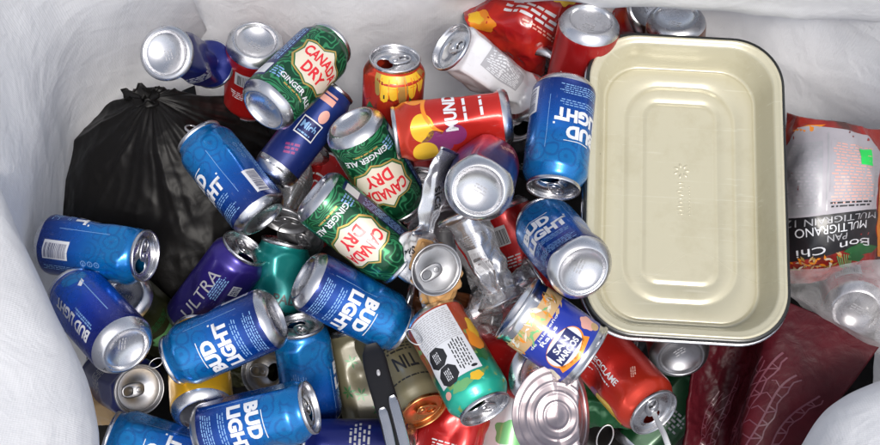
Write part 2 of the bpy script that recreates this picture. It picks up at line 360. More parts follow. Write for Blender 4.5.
# ------------------------------------------------------------------ the can
RB = [(10, 32.6), (12, 33), (103, 33), (106, 32.2), (110, 29.8), (114, 27.4), (116.5, 26.6), (118, 26.6)]
def rad(h):
    if h <= RB[0][0]: return RB[0][1]
    for (h0, r0), (h1, r1) in zip(RB, RB[1:]):
        if h <= h1: return r0 + (r1 - r0) * (h - h0) / (h1 - h0)
    return RB[-1][1]
BASE_PROF = [(32.6, 10), (32.0, 8), (30.6, 5.4), (28.4, 2.8), (26.4, 1.0), (25.0, .2), (24.2, 0), (23.4, .3), (22.6, 1.5), (22.0, 3.6), (21, 4.8), (18, 6.8), (14, 8.8), (9, 10.3), (4, 11), (.4, 11.2)]
LID_PROF = [(26.5, 117.2), (27.2, 118.0), (27.5, 119.2), (27.4, 120.7), (27.0, 121.5), (26.3, 121.7), (25.7, 121.2), (25.3, 119), (24.9, 116.4), (24.4, 115.4), (23.8, 115.1), (23.2, 115.5), (22.9, 116.4), (22.5, 116.8)]
def deformer(spec, seed):
    def f(p):
        x, y, z = p
        wt = smooth01((z - 2) / 16) * smooth01((119 - z) / 14)
        for d in spec:
            k = d[0]
            if k == 'dent':               # angle, height, depth, half width angle, half height
                an = math.radians(d[1]); r = math.hypot(x, y)
                if r < 1e-6: continue
                da = (math.atan2(y, x) - an + math.pi) % (2 * math.pi) - math.pi
                q = max(0, 1 - math.sqrt((da / math.radians(d[4])) ** 2 + ((z - d[2]) / d[5]) ** 2))
                m = d[3] * smooth01(q) * wt; x -= math.cos(an) * m; y -= math.sin(an) * m
            elif k == 'crumple':          # amplitude, scale
                v = Vector((x, y, z * .8)) / d[2] + Vector((seed * 3.1, 0, seed))
                dd = noise.voronoi(v)[0]; m = (dd[1] - dd[0]) * 1.6 - .7; q = noise.noise(v * .55) * 1.1
                r = math.hypot(x, y) or 1; s = d[1] * (m + q) * wt; x += x / r * s; y += y / r * s
                z += d[1] * .5 * noise.noise(v * .8 + Vector((9, 0, 0))) * wt
            elif k == 'facet':            # how many flat cuts, how deep: the flats and sharp creases of crushed metal
                rr = random.Random(seed * 31 + 5); r = math.hypot(x, y)
                if r < 1e-6: continue
                dx, dy = x / r, y / r; r2 = r
                for _ in range(d[1]):
                    a_ = rr.uniform(0, 6.283); tl = rr.uniform(-1, 1) * (.07 if d[2] < 8 else .26); zc = rr.uniform(15, 108); off = 33 - rr.uniform(.25, 1) * d[2]
                    nd = math.cos(a_) * dx + math.sin(a_) * dy
                    if nd > .25: r2 = min(r2, max(13, (off - tl * (z - zc)) / nd))
                m = (r - r2) * wt; x -= dx * m; y -= dy * m
            elif k == 'squash':           # angle of the flattened direction, factor, how far the ends stay round
                an = math.radians(d[1]); c, n = math.cos(an), math.sin(an); f_ = 1 + (d[2] - 1) * (wt if d[3] else 1)
                u, w = x * c + y * n, -x * n + y * c; u *= f_; w *= 1 + (1 - f_) * .42; x, y = u * c - w * n, u * n + w * c
            elif k == 'flare':            # body burst outwards where the can was stamped down
                q = math.exp(-((z - d[1]) / d[3]) ** 2) * wt; x *= 1 + (d[2] - 1) * q; y *= 1 + (d[2] - 1) * q
            elif k == 'short':            # axial squeeze about a height
                z = z if z < d[1] else d[1] + (z - d[1]) * d[2] if z < d[3] else z - (d[3] - d[1]) * (1 - d[2])
            elif k == 'bend':             # angle, amount of sideways lean
                an = math.radians(d[1]); q = (z / 122) ** 2 * d[2]; x += math.cos(an) * q; y += math.sin(an) * q
        return x, y, z
    return f
_flat = {}
def flat_art(name):
    if name not in _flat: _flat[name] = ARTS[name].flat(3.2, 6.5)
    return _flat[name]
NSEG = 64
def make_can(name, mw, bodymat, artname, lid='open', df=None, sR=1., sL=1., lidmat='aluminium', basemat='aluminium', tab='flat', lroll=0):
    df = df or (lambda p: p)
    root = empty(name, mw)
    def put(vs): 
        out = []
        for v in vs:
            x, y, z = df(v); out.append((x * sR * .001, y * sR * .001, z * sL * .001))
        return out
    cm = lambda vs: [(x * .1, y * .1, z * .1) for x, y, z in vs]
    # printed wall
    hs = [10, 12] + [12 + 3.5 * k for k in range(1, 26)] + [103, 104.5, 106, 108, 110, 112, 114, 116.5, 118]
    vs, fs = [], []; lathe([(rad(h), h) for h in hs], NSEG, vs, fs); mi = [0] * len(fs); mats = [bodymat]
    dv = [Vector(q) for q in put(vs)]
    if artname:                                   # the print follows the dented wall exactly
        av, af, am = flat_art(artname); off = len(vs)
        for s, h, l in av:
            an = s / 33.0; r = rad(h); vs.append((r * math.cos(an), r * math.sin(an), h))
            q = (an / (2 * math.pi) % 1) * NSEG; i = int(q) % NSEG; fu = q - int(q); j = (i + 1) % NSEG
            k = max(0, min(len(hs) - 2, int(np.searchsorted(hs, h, 'right')) - 1)); fv = max(0, min(1, (h - hs[k]) / (hs[k + 1] - hs[k])))
            A, B, C_, D = dv[k * NSEG + i], dv[k * NSEG + j], dv[(k + 1) * NSEG + j], dv[(k + 1) * NSEG + i]
            nn = (B - A + C_ - D).cross(D - A + C_ - B); nn = nn.normalized() if nn.length > 1e-12 else Vector((0, 0, 0))
            dv.append((A * (1 - fu) + B * fu) * (1 - fv) + (D * (1 - fu) + C_ * fu) * fv + nn * (.00022 + .00007 * l))
        for f, m in af: fs.append(tuple(off + i for i in f)); mi.append(m + 1)
        mats += am
    link('body', dv, fs, mats, root, mi, cm(vs))
    # bare domed end
    vs, fs = [], []; lathe(BASE_PROF, 48, vs, fs, True); mi = [0] * len(fs)
    rd = random.Random(int(mw.translation.x * 9000)); k0 = len(vs)
    sv, sf, _m, _l = Art().lines(0, 1, 15, 9, 3, 'ink_grey', rd.uniform(0, 360), 0, .45, rd.randint(0, 99)).items[0]
    vs += [(x, y, 11.0 - .0118 * (x * x + y * y)) for x, y in sv]; fs += [tuple(k0 + i for i in q) for q in sf]; mi += [1] * len(sf)
    link('base', put(vs), fs, [basemat, 'ink_grey'], root, mi, cm(vs))
    # lid
    vs, fs = [], []; st = lathe(LID_PROF, 48, vs, fs); last = st + (len(LID_PROF) - 1) * 48
    ca, sa = math.cos(math.radians(lroll)), math.sin(math.radians(lroll))
    rt = lambda v: (v[0] * ca - v[1] * sa, v[0] * sa + v[1] * ca, v[2])
    if lid == 'open':
        k0 = len(vs)
        for i in range(48):
            an = 2 * math.pi * i / 48; vs.append(rt((11.2 + 8.6 * math.cos(an), 10.6 * math.sin(an), 116.4)))
        sh = int(round(lroll / 360 * 48))
        for i in range(48):
            j = (i + 1) % 48; fs.append((last + (i + sh) % 48, last + (j + sh) % 48, k0 + j, k0 + i))
        k1 = len(vs)
        for i in range(48):
            an = 2 * math.pi * i / 48; vs.append(rt((11.2 + 8.0 * math.cos(an), 10.0 * math.sin(an), 115.2)))
        for i in range(48):
            j = (i + 1) % 48; fs.append((k0 + i, k0 + j, k1 + j, k1 + i))
    else:
        k0 = lathe([(22.5, 116.8), (12, 116.7), (11.4, 116.2), (.3, 116.2)], 48, vs, fs, True)
    lo = link('lid', put(vs), fs, [lidmat], root, None, cm(vs))
    if tab:
        tv, tf = [], []; N = 40
        def outl(rx, ry, cx, z, ex=2.6):
            o = []
            for i in range(N):
                an = 2 * math.pi * i / N; c, s = math.cos(an), math.sin(an)
                o.append((cx + rx * math.copysign(abs(c) ** (2 / ex), c), ry * math.copysign(abs(s) ** (2 / ex), s), z))
            return o
        rings = [outl(12.4, 7.6, -6, .5), outl(12.4, 7.6, -6, 1.5), outl(11.6, 6.8, -6, 2.0), outl(5.6, 4.9, -11, 2.0, 2.2), outl(5.0, 4.3, -11, 1.4, 2.2), outl(5.6, 4.9, -11, .5, 2.2)]
        for r in rings: tv += r
        for k in range(len(rings)):
            for i in range(N):
                j = (i + 1) % N; a0, b0 = k * N, ((k + 1) % len(rings)) * N; tf.append((a0 + i, a0 + j, b0 + j, b0 + i))
        k0 = len(tv); lathe([(3.2, 2.0), (3.0, 3.0), (2.2, 3.3), (.2, 3.3)], 20, tv, tf, True)
        ang = math.radians(-70) if tab == 'up' else math.radians(-4)
        cb, sb = math.cos(ang), math.sin(ang); o2 = []
        for x, y, z in tv:
            if tab == 'up': xx, zz = (x - 4) * .34 + z * .94 + 4, -(x - 4) * .94 + z * .34 + 4
            else: xx, zz = x, z + max(0, -x) * .03
            o2.append(rt((xx, y, 116.6 + zz)))
        link('pull_tab', put(o2), tf, [lidmat], lo, None, cm(o2))
    return root

# ------------------------------------------------------------------ where every can lies
def rest_pose(b, t, d, near, L):
    ra, rb = ray(*b), ray(*t); sgn = 1 if near == 'b' else -1
    v0 = (ra - rb) * d; v1 = -(ra + rb) * sgn
    A, B, C = v1.dot(v1), 2 * v0.dot(v1), v0.dot(v0) - L * L; D = B * B - 4 * A * C
    if near is None or D < 0 or C > 0: q = 0
    else: q = (-B + math.sqrt(D)) / (2 * A)
    q = max(0, q)
    a, c = ra * (d - sgn * q) + CAM, rb * (d + sgn * q) + CAM
    return (a + c) / 2, (c - a).normalized()
BLUE = 'blue beer cans in the heap'; GREEN = 'green soda cans in the heap'; RED = 'red soda cans in the heap'
CANS = []
def can(name, mat, artname, b, t, w, near, roll, label, cat='can', group=None, lid='open', dents=(), sR=1., sL=1., rr=1., dz=None, pin=False, **kw):
    d = dz if dz else 1.29 + (62 - w / sR) * .0105
    CANS.append(dict(name=name, mat=mat, art=artname, b=b, t=t, d=d, near=near, roll=roll, label=label, cat=cat, group=group, lid=lid, dents=list(dents), sR=sR, sL=sL, rr=rr, pin=pin, kw=kw))
# top row, left to right
can('beer_can', 'can_navy', 'dotted', (165, 53), (212, 64), 60, 'b', 60, 'dark navy can with bare silver end facing out on top of the black bag', group='navy beer cans in the heap', dents=[('squash', 60, .75, 1), ('facet', 8, 12)])
can('soda_can', 'can_red', 'redcode', (256, 40), (249, 104), 53, 'b', 10, 'small dull red can standing with silver end up behind the topmost green can', group=RED, lid='closed')
can('ginger_ale_can', 'can_ginger_green', 'ginger', (263, 110), (331, 43), 60, 'b', 18, 'topmost green ginger ale can, leaning against the white back wall of the bag', group=GREEN)
can('slim_can', 'can_slimblue', 'slim', (270, 178), (338, 90), 44, 'b', 0, 'slim navy blue can with silver band and pink print below the topmost green can', sR=.78, sL=1.02)
can('soda_can', 'can_fruit', 'fruit', (390, 150), (395, 57), 61, 't', -6, 'upright red fruit drink can with yellow and orange fruit under its open lid', group=RED, lroll=-60, dz=1.325)
can('crushed_white_can', 'can_white', 'white', (528, 100), (450, 46), 58, 't', 35, 'crushed plain white can with dark open mouth facing left near the back wall', dents=[('dent', 30, 60, 12, 60, 34), ('facet', 9, 15), ('crumple', 1.5, 26)], lroll=180, rr=.85)
can('crushed_soda_can', 'can_red', 'redprint', (543, 70), (584, -6), 56, 'b', 20, 'crushed red can leaning between the crushed white can and the red can with pale end', group=RED, dents=[('squash', 40, .65, 1), ('facet', 12, 16), ('crumple', 2, 30)], rr=.7, dz=1.41, pin=True)
can('soda_can', 'can_red', 'cola', (591, 19), (571, 104), 63, 'b', 25, 'bright red can standing on its lid with pale silver end up beside the cream tray', group=RED, dents=[('dent', 10, 60, 3, 40, 40)], dz=1.325, pin=True)
can('soda_can', 'can_brown', 'dotted', (676, 16), (672, 100), 54, 'b', 0, 'brown can with silver end up, tucked behind the top edge of the cream tray', lid='closed')
can('crushed_soda_can', 'can_red', 'dotted', (650, 6), (600, 30), 54, 'b', 0, 'crushed red can squeezed under the rolled bag rim left of the brown can', group=RED, dents=[('squash', 30, .6, 1), ('facet', 10, 14), ('crumple', 2, 26)], rr=.7, dz=1.43, pin=True)
# second row
can('beer_can', 'can_blue', 'bud', (565, 84), (553, 190), 66, 't', -34, 'blue beer can lying upside down along the cream tray', group=BLUE, lroll=60)
can('soda_can', 'can_orange_red', 'mundet', (509, 116), (395, 133), 57, None, 38, 'orange red fruit soda can lying level in the middle of the heap', group=RED, lid='open', dz=1.265)
can('ginger_ale_can', 'can_ginger_green', 'ginger', (351, 122), (402, 208), 62, 'b', 10, 'middle green ginger ale can, its silver end beside the orange fruit can', group=GREEN, dents=[('dent', -10, 40, 2.5, 40, 30)])
can('ginger_ale_can', 'can_ginger_green', 'ginger', (313, 192), (402, 264), 62, 'b', 22, 'lowest green ginger ale can with white square, right above the blue can in the centre', group=GREEN, dents=[('facet', 3, 5), ('dent', 0, 55, 3, 40, 30)], dz=1.255)
can('soda_can', 'can_plum_navy', 'plum', (478, 191), (488, 162), 70, 'b', 30, 'red and navy can pointing its round silver end straight out above the crushed barcode can', basemat='aluminium')
can('beer_can', 'can_blue', 'bud', (583, 272), (541, 222), 71, 'b', -6, 'blue beer can resting its silver end on the cream tray', group=BLUE)
can('beer_can', 'can_blue', 'bud', (264, 219), (198, 137), 57, 'b', -62, 'blue beer can with raised ring tab lying on the black bag', group=BLUE, tab='up', lroll=100)
can('beer_can', 'can_blue', 'bud', (47, 243), (147, 256), 63, 't', -92, 'blue beer can showing its barcode and open mouth at the far left', group=BLUE, lroll=180)
can('beer_can', 'can_blue_deep', 'bud_navy', (127, 350), (72, 290), 65, 'b', -36, 'deep navy beer can with lettering along its length, silver end facing out at left', group='navy beer cans in the heap')
can('beer_can', 'can_purple', 'purple', (188, 326), (246, 247), 57, 't', 0, 'purple can with silver print and open lid, below the blue can with raised tab', lroll=40)
can('soda_can', 'can_teal', 'teal', (264, 345), (286, 240), 56, 't', 20, 'teal green can mostly hidden under its neighbours, silver lid by the purple can', lroll=20)
# third row
can('beer_can', 'can_blue', 'bud', (277, 315), (172, 361), 62, 'b', -14, 'blue beer can lying above the yellow can on the left', group=BLUE)
can('beer_can', 'can_blue', 'bud', (303, 277), (401, 329), 61, 'b', 22, 'blue beer can in the centre, lying right under the lowest green can', group=BLUE)
can('beer_can', 'can_blue', 'bud', (314, 420), (299, 324), 59, 't', 105, 'blue beer can standing upright below the blue can in the centre', group=BLUE, lroll=90, dz=1.34, pin=True)
can('beer_can', 'can_blue', 'bud', (200, 436), (312, 407), 66, 't', 8, 'blue beer can at the lower left with lid and closed ring tab facing right', group=BLUE, lroll=150)
can('beer_can', 'can_blue', 'bud', (218, 470), (113, 437), 65, None, -12, 'blue beer can cut by the bottom edge of the picture at lower left', group=BLUE)
can('beer_can', 'can_navy', 'dotted', (106, 374), (140, 390), 56, 't', 0, 'navy can with grey lid and ring tab facing out near the left fold', lroll=215, lid='closed', lidmat='aluminium_dull', group='navy beer cans in the heap')
can('soda_can', 'can_yellow', 'dotted', (203, 416), (196, 330), 57, 'b', 180, 'yellow can with its silver end pointing down between blue beer cans', cat='can')
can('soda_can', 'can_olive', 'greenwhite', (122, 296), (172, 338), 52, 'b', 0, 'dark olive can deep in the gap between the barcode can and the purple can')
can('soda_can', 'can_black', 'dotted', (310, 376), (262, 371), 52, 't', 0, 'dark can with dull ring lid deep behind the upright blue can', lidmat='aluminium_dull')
# middle and right of the heap
can('crushed_beer_can', 'can_whitegold', 'script', (416, 257), (437, 270), 60, 't', 40, 'crumpled white and gold can with lettering, its grey lid facing out in the centre', dents=[('flare', 62, 1.5, 40), ('facet', 10, 8), ('crumple', 8, 20), ('squash', 60, .92, 1)], lroll=200, sL=.5, rr=.9, lidmat='aluminium_dull', lid='closed', dz=1.255, pin=True)
can('flattened_can', 'can_silverwhite', 'script', (424, 236), (447, 152), 54, None, 90, 'flattened silver white can standing on edge like a fin beside the lower green cans', dents=[('squash', 72, .22, 0), ('facet', 12, 16), ('crumple', 3.5, 22), ('bend', 90, 5)], sR=.95, sL=.74, rr=.25, lid='closed', tab=None, dz=1.20)
can('crushed_soda_can', 'can_silverwhite', 'whitecode', (466, 224), (497, 290), 62, None, 20, 'crushed silver can with a grey barcode below the round silver can end', dents=[('squash', 10, .75, 1), ('facet', 14, 16), ('crumple', 4, 22), ('dent', 20, 80, 14, 60, 22)], sL=.85, rr=.6, dz=1.27)
can('crushed_soda_can', 'can_silverwhite', 'dotted', (470, 320), (532, 282), 58, None, 90, 'crumpled bare silver can wedged between the barcode can and the labelled tin', dents=[('squash', 0, .65, 1), ('facet', 16, 22), ('crumple', 4.5, 24)], sL=.8, rr=.6, dz=1.32)
can('soda_can', 'can_red', 'redcode', (500, 206), (536, 300), 56, None, 30, 'dark red can hidden behind the blue can that rests on the tray', group=RED, dz=1.36)
can('soda_can', 'can_tropical', 'octagon', (433, 314), (486, 411), 66, 't', 12, 'white and teal can with two black warning octagons on its panel', lroll=20)
can('soda_can', 'can_red', 'redcode', (540, 374), (470, 350), 58, 'b', 75, 'red can with barcode and silver end right of the octagon can', group=RED, dents=[('dent', 0, 30, 4, 50, 30)], dz=1.32)
can('soda_can', 'can_orange_red', 'recycle', (588, 340), (655, 414), 65, 't', 6, 'dented red can with recycling print and open mouth at the bottom of the heap', group=RED, dents=[('dent', 48, 48, 9, 45, 30), ('dent', -10, 75, 2.5, 35, 20)], lroll=150)
can('soda_can', 'can_red', 'dotted', (681, 358), (664, 290), 56, 'b', 0, 'red can with dull silver end sticking out under the lower edge of the tray', group=RED, basemat='aluminium_dark', dz=1.35)
can('soda_can', 'can_cream', 'leaf', (376, 432), (350, 330), 62, None, 0, 'cream can with dark green leaf print between the upright blue can and the black handle', dz=1.36)
can('soda_can', 'can_cream', 'creamtext', (378, 330), (424, 413), 58, 't', -10, 'cream can with dark lettering and copper lid below the octagon can', lidmat='copper', lroll=60, dz=1.35, lid='closed')
can('beer_can', 'can_navy', 'dotted', (420, 450), (300, 446), 60, None, 0, 'navy can lying at the bottom edge below the cream can with leaf print', dz=1.33, group='navy beer cans in the heap')
can('crushed_soda_can', 'can_red', 'redcode', (440, 480), (456, 420), 58, None, 0, 'crushed red and white can at the bottom edge under the octagon can', group=RED, dents=[('squash', 0, .7, 1), ('crumple', 5, 28)], dz=1.34, rr=.7)
can('soda_can', 'can_white', 'greenwhite', (500, 480), (520, 395), 58, None, 0, 'white can with green print behind the peeled ring pull lid', dz=1.36)
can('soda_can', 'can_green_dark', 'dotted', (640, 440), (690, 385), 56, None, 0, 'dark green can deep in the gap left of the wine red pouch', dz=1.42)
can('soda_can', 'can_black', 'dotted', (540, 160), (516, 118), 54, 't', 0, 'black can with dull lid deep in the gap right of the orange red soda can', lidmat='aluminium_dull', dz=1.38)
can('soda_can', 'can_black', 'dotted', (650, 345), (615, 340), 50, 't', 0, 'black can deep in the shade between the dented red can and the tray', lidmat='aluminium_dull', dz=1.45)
can('soda_can', 'can_red', 'redcode', (856, 313), (846, 262), 60, 'b', 0, 'red can with pale silver end under clear film at the right edge', group=RED, dz=1.32)

can('crushed_soda_can', 'can_silverwhite', 'dotted', (306, 150), (284, 222), 56, 't', 40, 'crushed silver can wedged between the slim can and the lowest green can', dents=[('squash', 30, .6, 1), ('facet', 12, 16), ('crumple', 2, 26)], sL=.8, rr=.6, dz=1.37, lidmat='aluminium_dull', lroll=60)
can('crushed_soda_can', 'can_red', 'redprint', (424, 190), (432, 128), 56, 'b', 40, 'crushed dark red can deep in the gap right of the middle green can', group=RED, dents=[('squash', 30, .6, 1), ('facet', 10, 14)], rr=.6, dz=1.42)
can('crushed_soda_can', 'can_brown', 'redcode', (424, 306), (474, 316), 56, None, 40, 'crushed brown can in the gap under the crumpled white and gold can', dents=[('squash', 30, .7, 1), ('facet', 12, 14), ('crumple', 3, 24)], sL=.8, rr=.5, dz=1.34, pin=True, lidmat='aluminium_dull')
can('crushed_soda_can', 'can_silverwhite', 'whitecode', (448, 232), (420, 206), 56, 'b', 40, 'crushed dull silver can in the gap behind the flattened can', dents=[('squash', 30, .7, 1), ('facet', 12, 14), ('crumple', 4, 24)], sL=.8, rr=.5, dz=1.36, pin=True, basemat='aluminium_dark')
can('soda_can', 'can_red', 'redprint', (330, 168), (300, 240), 56, 't', 40, 'dark red can low in the gap between the slim can and the green cans', group=RED, rr=.6, dz=1.42, pin=True, lidmat='aluminium_dull')

# push apart cans that would pass through one another, along their own line of sight
def relax():
    n = len(CANS); d0 = [c['d'] for c in CANS]
    for it in range(160):
        pts = []
        for c in CANS:
            L = .122 * c['sL']; m, ax = rest_pose(c['b'], c['t'], c['d'], c['near'], L); R = .033 * c['sR'] * c['rr']
            h = max(0, L / 2 - R * .85); pts.append((np.array([m + ax * h * k for k in (-1, -.5, 0, .5, 1)]), R))
        mv = [0.] * n
        for i in range(n):
            for j in range(i + 1, n):
                D = np.linalg.norm(pts[i][0][:, None] - pts[j][0][None], axis=2); pen = pts[i][1] + pts[j][1] - D.min()
                if pen > 0.001:
                    k = np.unravel_index(D.argmin(), D.shape); s = 1 if CANS[i]['d'] < CANS[j]['d'] else -1
                    mv[i] -= s * pen * .35; mv[j] += s * pen * .35
        for i, c in enumerate(CANS):
            c['d'] += 0 if c['pin'] else max(-.006, min(.006, mv[i])) + (d0[i] - c['d']) * .04; c['d'] = c['d'] if c['pin'] else max(d0[i] - .035, min(d0[i] + .075, c['d']))
relax()
for i, c in enumerate(CANS):
    L = .122 * c['sL']; m, ax = rest_pose(c['b'], c['t'], c['d'], c['near'], L)
    toc = (CAM - m); x = (toc - ax * toc.dot(ax)).normalized(); y = ax.cross(x)
    mw = Matrix.Translation(m - ax * L / 2) @ Matrix((x, y, ax)).transposed().to_4x4() @ Matrix.Rotation(math.radians(c['roll']), 4, 'Z')
    dents = c['dents'] or [('facet', random.choice((2, 3, 3, 4)), random.uniform(3, 7.5)), ('dent', random.uniform(-90, 90), random.uniform(40, 80), random.uniform(1.5, 5), random.uniform(22, 45), random.uniform(12, 28))]
    # dents are given as seen from the front of the lying can
    dents = [(q[0], q[1] - c['roll'], *q[2:]) if q[0] in ('dent', 'squash', 'bend') else q for q in dents]
    o = make_can(c['name'], mw, c['mat'], c['art'], c['lid'], deformer(dents, i), c['sR'], c['sL'], **c['kw'])
    tag(o, c['label'], c['cat'], c['group'])

# ------------------------------------------------------------------ soft sheets
def catmull(p, u):
    n = len(p) - 1; k = min(int(u * n), n - 1); f = u * n - k
    a, b = p[k], p[k + 1]; z = p[k - 1] if k > 0 else a * 2 - b; c = p[k + 2] if k + 2 <= n else b * 2 - a
    return ((b * 2).__sub__(b) * 0 + (a * 2 + (b - z) * f + (z * 2 - a * 5 + b * 4 - c) * f * f + (a * 3 - z - b * 3 + c) * f ** 3) * .5)
def surf(rows):
    g = [[P(*q) for q in r] for r in rows]
    return lambda u, v: catmull([catmull(r, u) for r in g], v)
def ridged(p, oct=4):
    s, a = 0., 1.
    for _ in range(oct): s += a * (1 - abs(noise.noise(p)) * 2); a *= .5; p = p * 2.03 + Vector((7, 3, 1))
    return s / 1.9
def sheet(name, rows, nu, nv, mats, parent=None, disp=None, thick=.0015, artname=None, size=None, ds=4):
    f0 = surf(rows); e = .004
    def nrm(u, v):
        a = f0(min(1, u + e), v) - f0(max(0, u - e), v); b = f0(u, min(1, v + e)) - f0(u, max(0, v - e)); n = a.cross(b)
        n = n.normalized() if n.length > 1e-12 else -VIEW
        return n
    flip = 1 if nrm(.5, .5).dot(CAM - f0(.5, .5)) > 0 else -1
    def f(u, v, off=0.):
        p = f0(u, v); n = nrm(u, v) * flip
        return p + n * ((disp(p, u, v) if disp else 0) + off)
    vs, fs = [], []
    for j in range(nv + 1):
        for i in range(nu + 1): vs.append(f(i / nu, j / nv))
    top = len(vs)
    for j in range(nv):
        for i in range(nu): a = j * (nu + 1) + i; q = (a, a + 1, a + nu + 2, a + nu + 1); fs.append(q if flip > 0 else q[::-1])
    if thick:
        vs += [v - nrm((k % (nu + 1)) / nu, (k // (nu + 1)) / nv) * flip * thick for k, v in enumerate(vs[:top])]
        nf = len(fs); fs += [tuple(top + i for i in q[::-1]) for q in fs[:nf]]
        rim = [i for i in range(nu + 1)] + [j * (nu + 1) + nu for j in range(1, nv + 1)] + [nv * (nu + 1) + i for i in range(nu - 1, -1, -1)] + [j * (nu + 1) for j in range(nv - 1, 0, -1)]
        for k in range(len(rim)): a, b = rim[k], rim[(k + 1) % len(rim)]; fs.append((a, b, top + b, top + a))
    mi = [0] * len(fs); ms = list(mats)
    if artname:
        av, af, am = ARTS[artname].flat(ds, ds); off = len(vs)
        for s, h, l in av: vs.append(f(min(1, max(0, s / size[0])), min(1, max(0, h / size[1])), .0004 + .00012 * l))
        for q, m in af: fs.append(tuple(off + i for i in q)); mi.append(m + len(mats))
        ms += am
    r = [(v[0] * 100, v[1] * 100, v[2] * 100) for v in vs]
    return link(name, vs, fs, ms, parent, mi, r)

m, t, b = newmat('woven_white')
v = objco(t); w1 = node(t, 'ShaderNodeTexWave', wave_type='BANDS', bands_direction='X'); w1.inputs['Scale'].default_value = 160; w2 = node(t, 'ShaderNodeTexWave', wave_type='BANDS', bands_direction='Y'); w2.inputs['Scale'].default_value = 160
for w_ in (w1, w2): t.links.new(v, w_.inputs['Vector']); w_.inputs['Distortion'].default_value = .6
cr = noise_n(t, v, 9, 4, .5, 0, .6)
hh = mathn(t, 'MULTIPLY_ADD', mathn(t, 'ADD', w1.outputs[1], w2.outputs[1]), .022, cr)
n1 = noise_n(t, v, 10, 3, .5, 0, 1.2); n2 = noise_n(t, v, 26, 3, .55, 0, .8)
k1 = mathn(t, 'ABSOLUTE', mathn(t, 'SUBTRACT', n1, .5)); k2 = mathn(t, 'ABSOLUTE', mathn(t, 'SUBTRACT', n2, .5))
hh = mathn(t, 'MULTIPLY_ADD', k1, -1.3, hh); hh = mathn(t, 'MULTIPLY_ADD', k2, -.5, hh)
bump(t, b, hh, .42, .008)
dirt = ramp(t, noise_n(t, v, 9, 6, .65), [(.30, (.80, .80, .81)), (.55, (.88, .88, .89))])
t.links.new(dirt, b.inputs['Base Color']); b.inputs['Roughness'].default_value = .5; b.inputs['Specular IOR Level'].default_value = .35
tr = node(t, 'ShaderNodeBsdfTranslucent'); tr.inputs[0].default_value = (.88, .88, .9, 1); mx = node(t, 'ShaderNodeMixShader'); mx.inputs[0].default_value = .40
out = t.nodes['Material Output']; t.links.new(b.outputs[0], mx.inputs[1]); t.links.new(tr.outputs[0], mx.inputs[2]); t.links.new(mx.outputs[0], out.inputs[0])

bag = empty('bulk_bag', Matrix.Translation((0, 0, 0.05)))
tag(bag, 'open white woven bulk bag with folded rim holding the heap of cans', 'bulk bag')
def bagdisp(amp, seed, sc=7):
    def f(p, u, v):
        q = Vector((p.x, p.y, p.z)) * sc + Vector((seed, 0, 0))
        return amp * (ridged(q * .7, 2) - .55) * .6 + amp * 1.5 * noise.noise(q * .45) + amp * .9 * (ridged(Vector((q.x * 1.1, q.y * 1.1, q.z * .35)), 2) - .5)
    return f
bag_mw_inv = bag.matrix_world.inverted()
def bagpart(name, rows, nu, nv, disp):
    o = sheet(name, rows, nu, nv, ['woven_white'], None, disp, .0012); o.parent = bag; o.matrix_parent_inverse = bag_mw_inv; return o
bagpart('side_panel', [[(150, 560, 1.48), (140, 300, 1.50), (130, 200, 1.50), (160, 110, 1.52), (228, 75, 1.53)],
    [(58, 540, 1.36), (58, 300, 1.41), (68, 200, 1.46), (104, 95, 1.47), (212, 40, 1.48)],
    [(0, 520, 1.18), (0, 300, 1.22), (22, 150, 1.25), (70, 25, 1.28), (196, 8, 1.36)],
    [(-90, 540, 1.02), (-90, 300, 1.06), (-60, 110, 1.10), (0, -60, 1.13), (176, -40, 1.26)]], 130, 130, bagdisp(.010, 3))
bagpart('side_panel', [[(205, 150, 1.56), (330, 160, 1.56), (440, 160, 1.56), (600, 160, 1.56), (780, 180, 1.52), (960, 200, 1.46)],
    [(190, 50, 1.50), (330, 70, 1.47), (440, 60, 1.46), (600, 60, 1.47), (780, 100, 1.42), (940, 130, 1.34)],
    [(178, -5, 1.42), (330, 10, 1.40), (425, 8, 1.37), (600, 20, 1.42), (780, 45, 1.36), (930, 60, 1.27)],
    [(160, -60, 1.32), (330, -50, 1.32), (430, -50, 1.28), (600, -30, 1.36), (780, -10, 1.30), (930, 0, 1.2)]], 170, 100, bagdisp(.010, 11))
bagpart('side_panel', [[(900, 90, 1.46), (890, 200, 1.46), (870, 330, 1.46), (860, 420, 1.46), (850, 560, 1.46)],
    [(925, 80, 1.30), (920, 200, 1.32), (905, 330, 1.32), (885, 420, 1.32), (870, 560, 1.32)],
    [(990, 40, 1.12), (990, 200, 1.12), (980, 330, 1.12), (960, 420, 1.12), (950, 560, 1.12)]], 60, 40, bagdisp(.006, 21))
bagpart('side_panel', [[(80, 470, 1.5), (300, 480, 1.5), (600, 480, 1.5), (880, 470, 1.5)], [(80, 560, 1.3), (300, 570, 1.3), (600, 570, 1.3), (880, 560, 1.3)], [(60, 690, 1.05), (300, 700, 1.05), (600, 700, 1.05), (900, 690, 1.05)]], 60, 30, bagdisp(.006, 31))
bagpart('folded_rim', [[(-24, 196, 1.25), (26, 300, 1.25), (62, 395, 1.25), (74, 480, 1.25)], [(-6, 176, 1.19), (45, 287, 1.19), (88, 390, 1.19), (98, 480, 1.19)],
    [(-2, 190, 1.14), (46, 300, 1.14), (88, 398, 1.14), (98, 490, 1.14)], [(-34, 235, 1.09), (12, 335, 1.09), (50, 420, 1.08), (56, 500, 1.08)], [(-130, 290, 1.02), (-80, 380, 1.02), (-40, 460, 1.0), (-20, 560, 1.0)]], 70, 60, bagdisp(.006, 41))
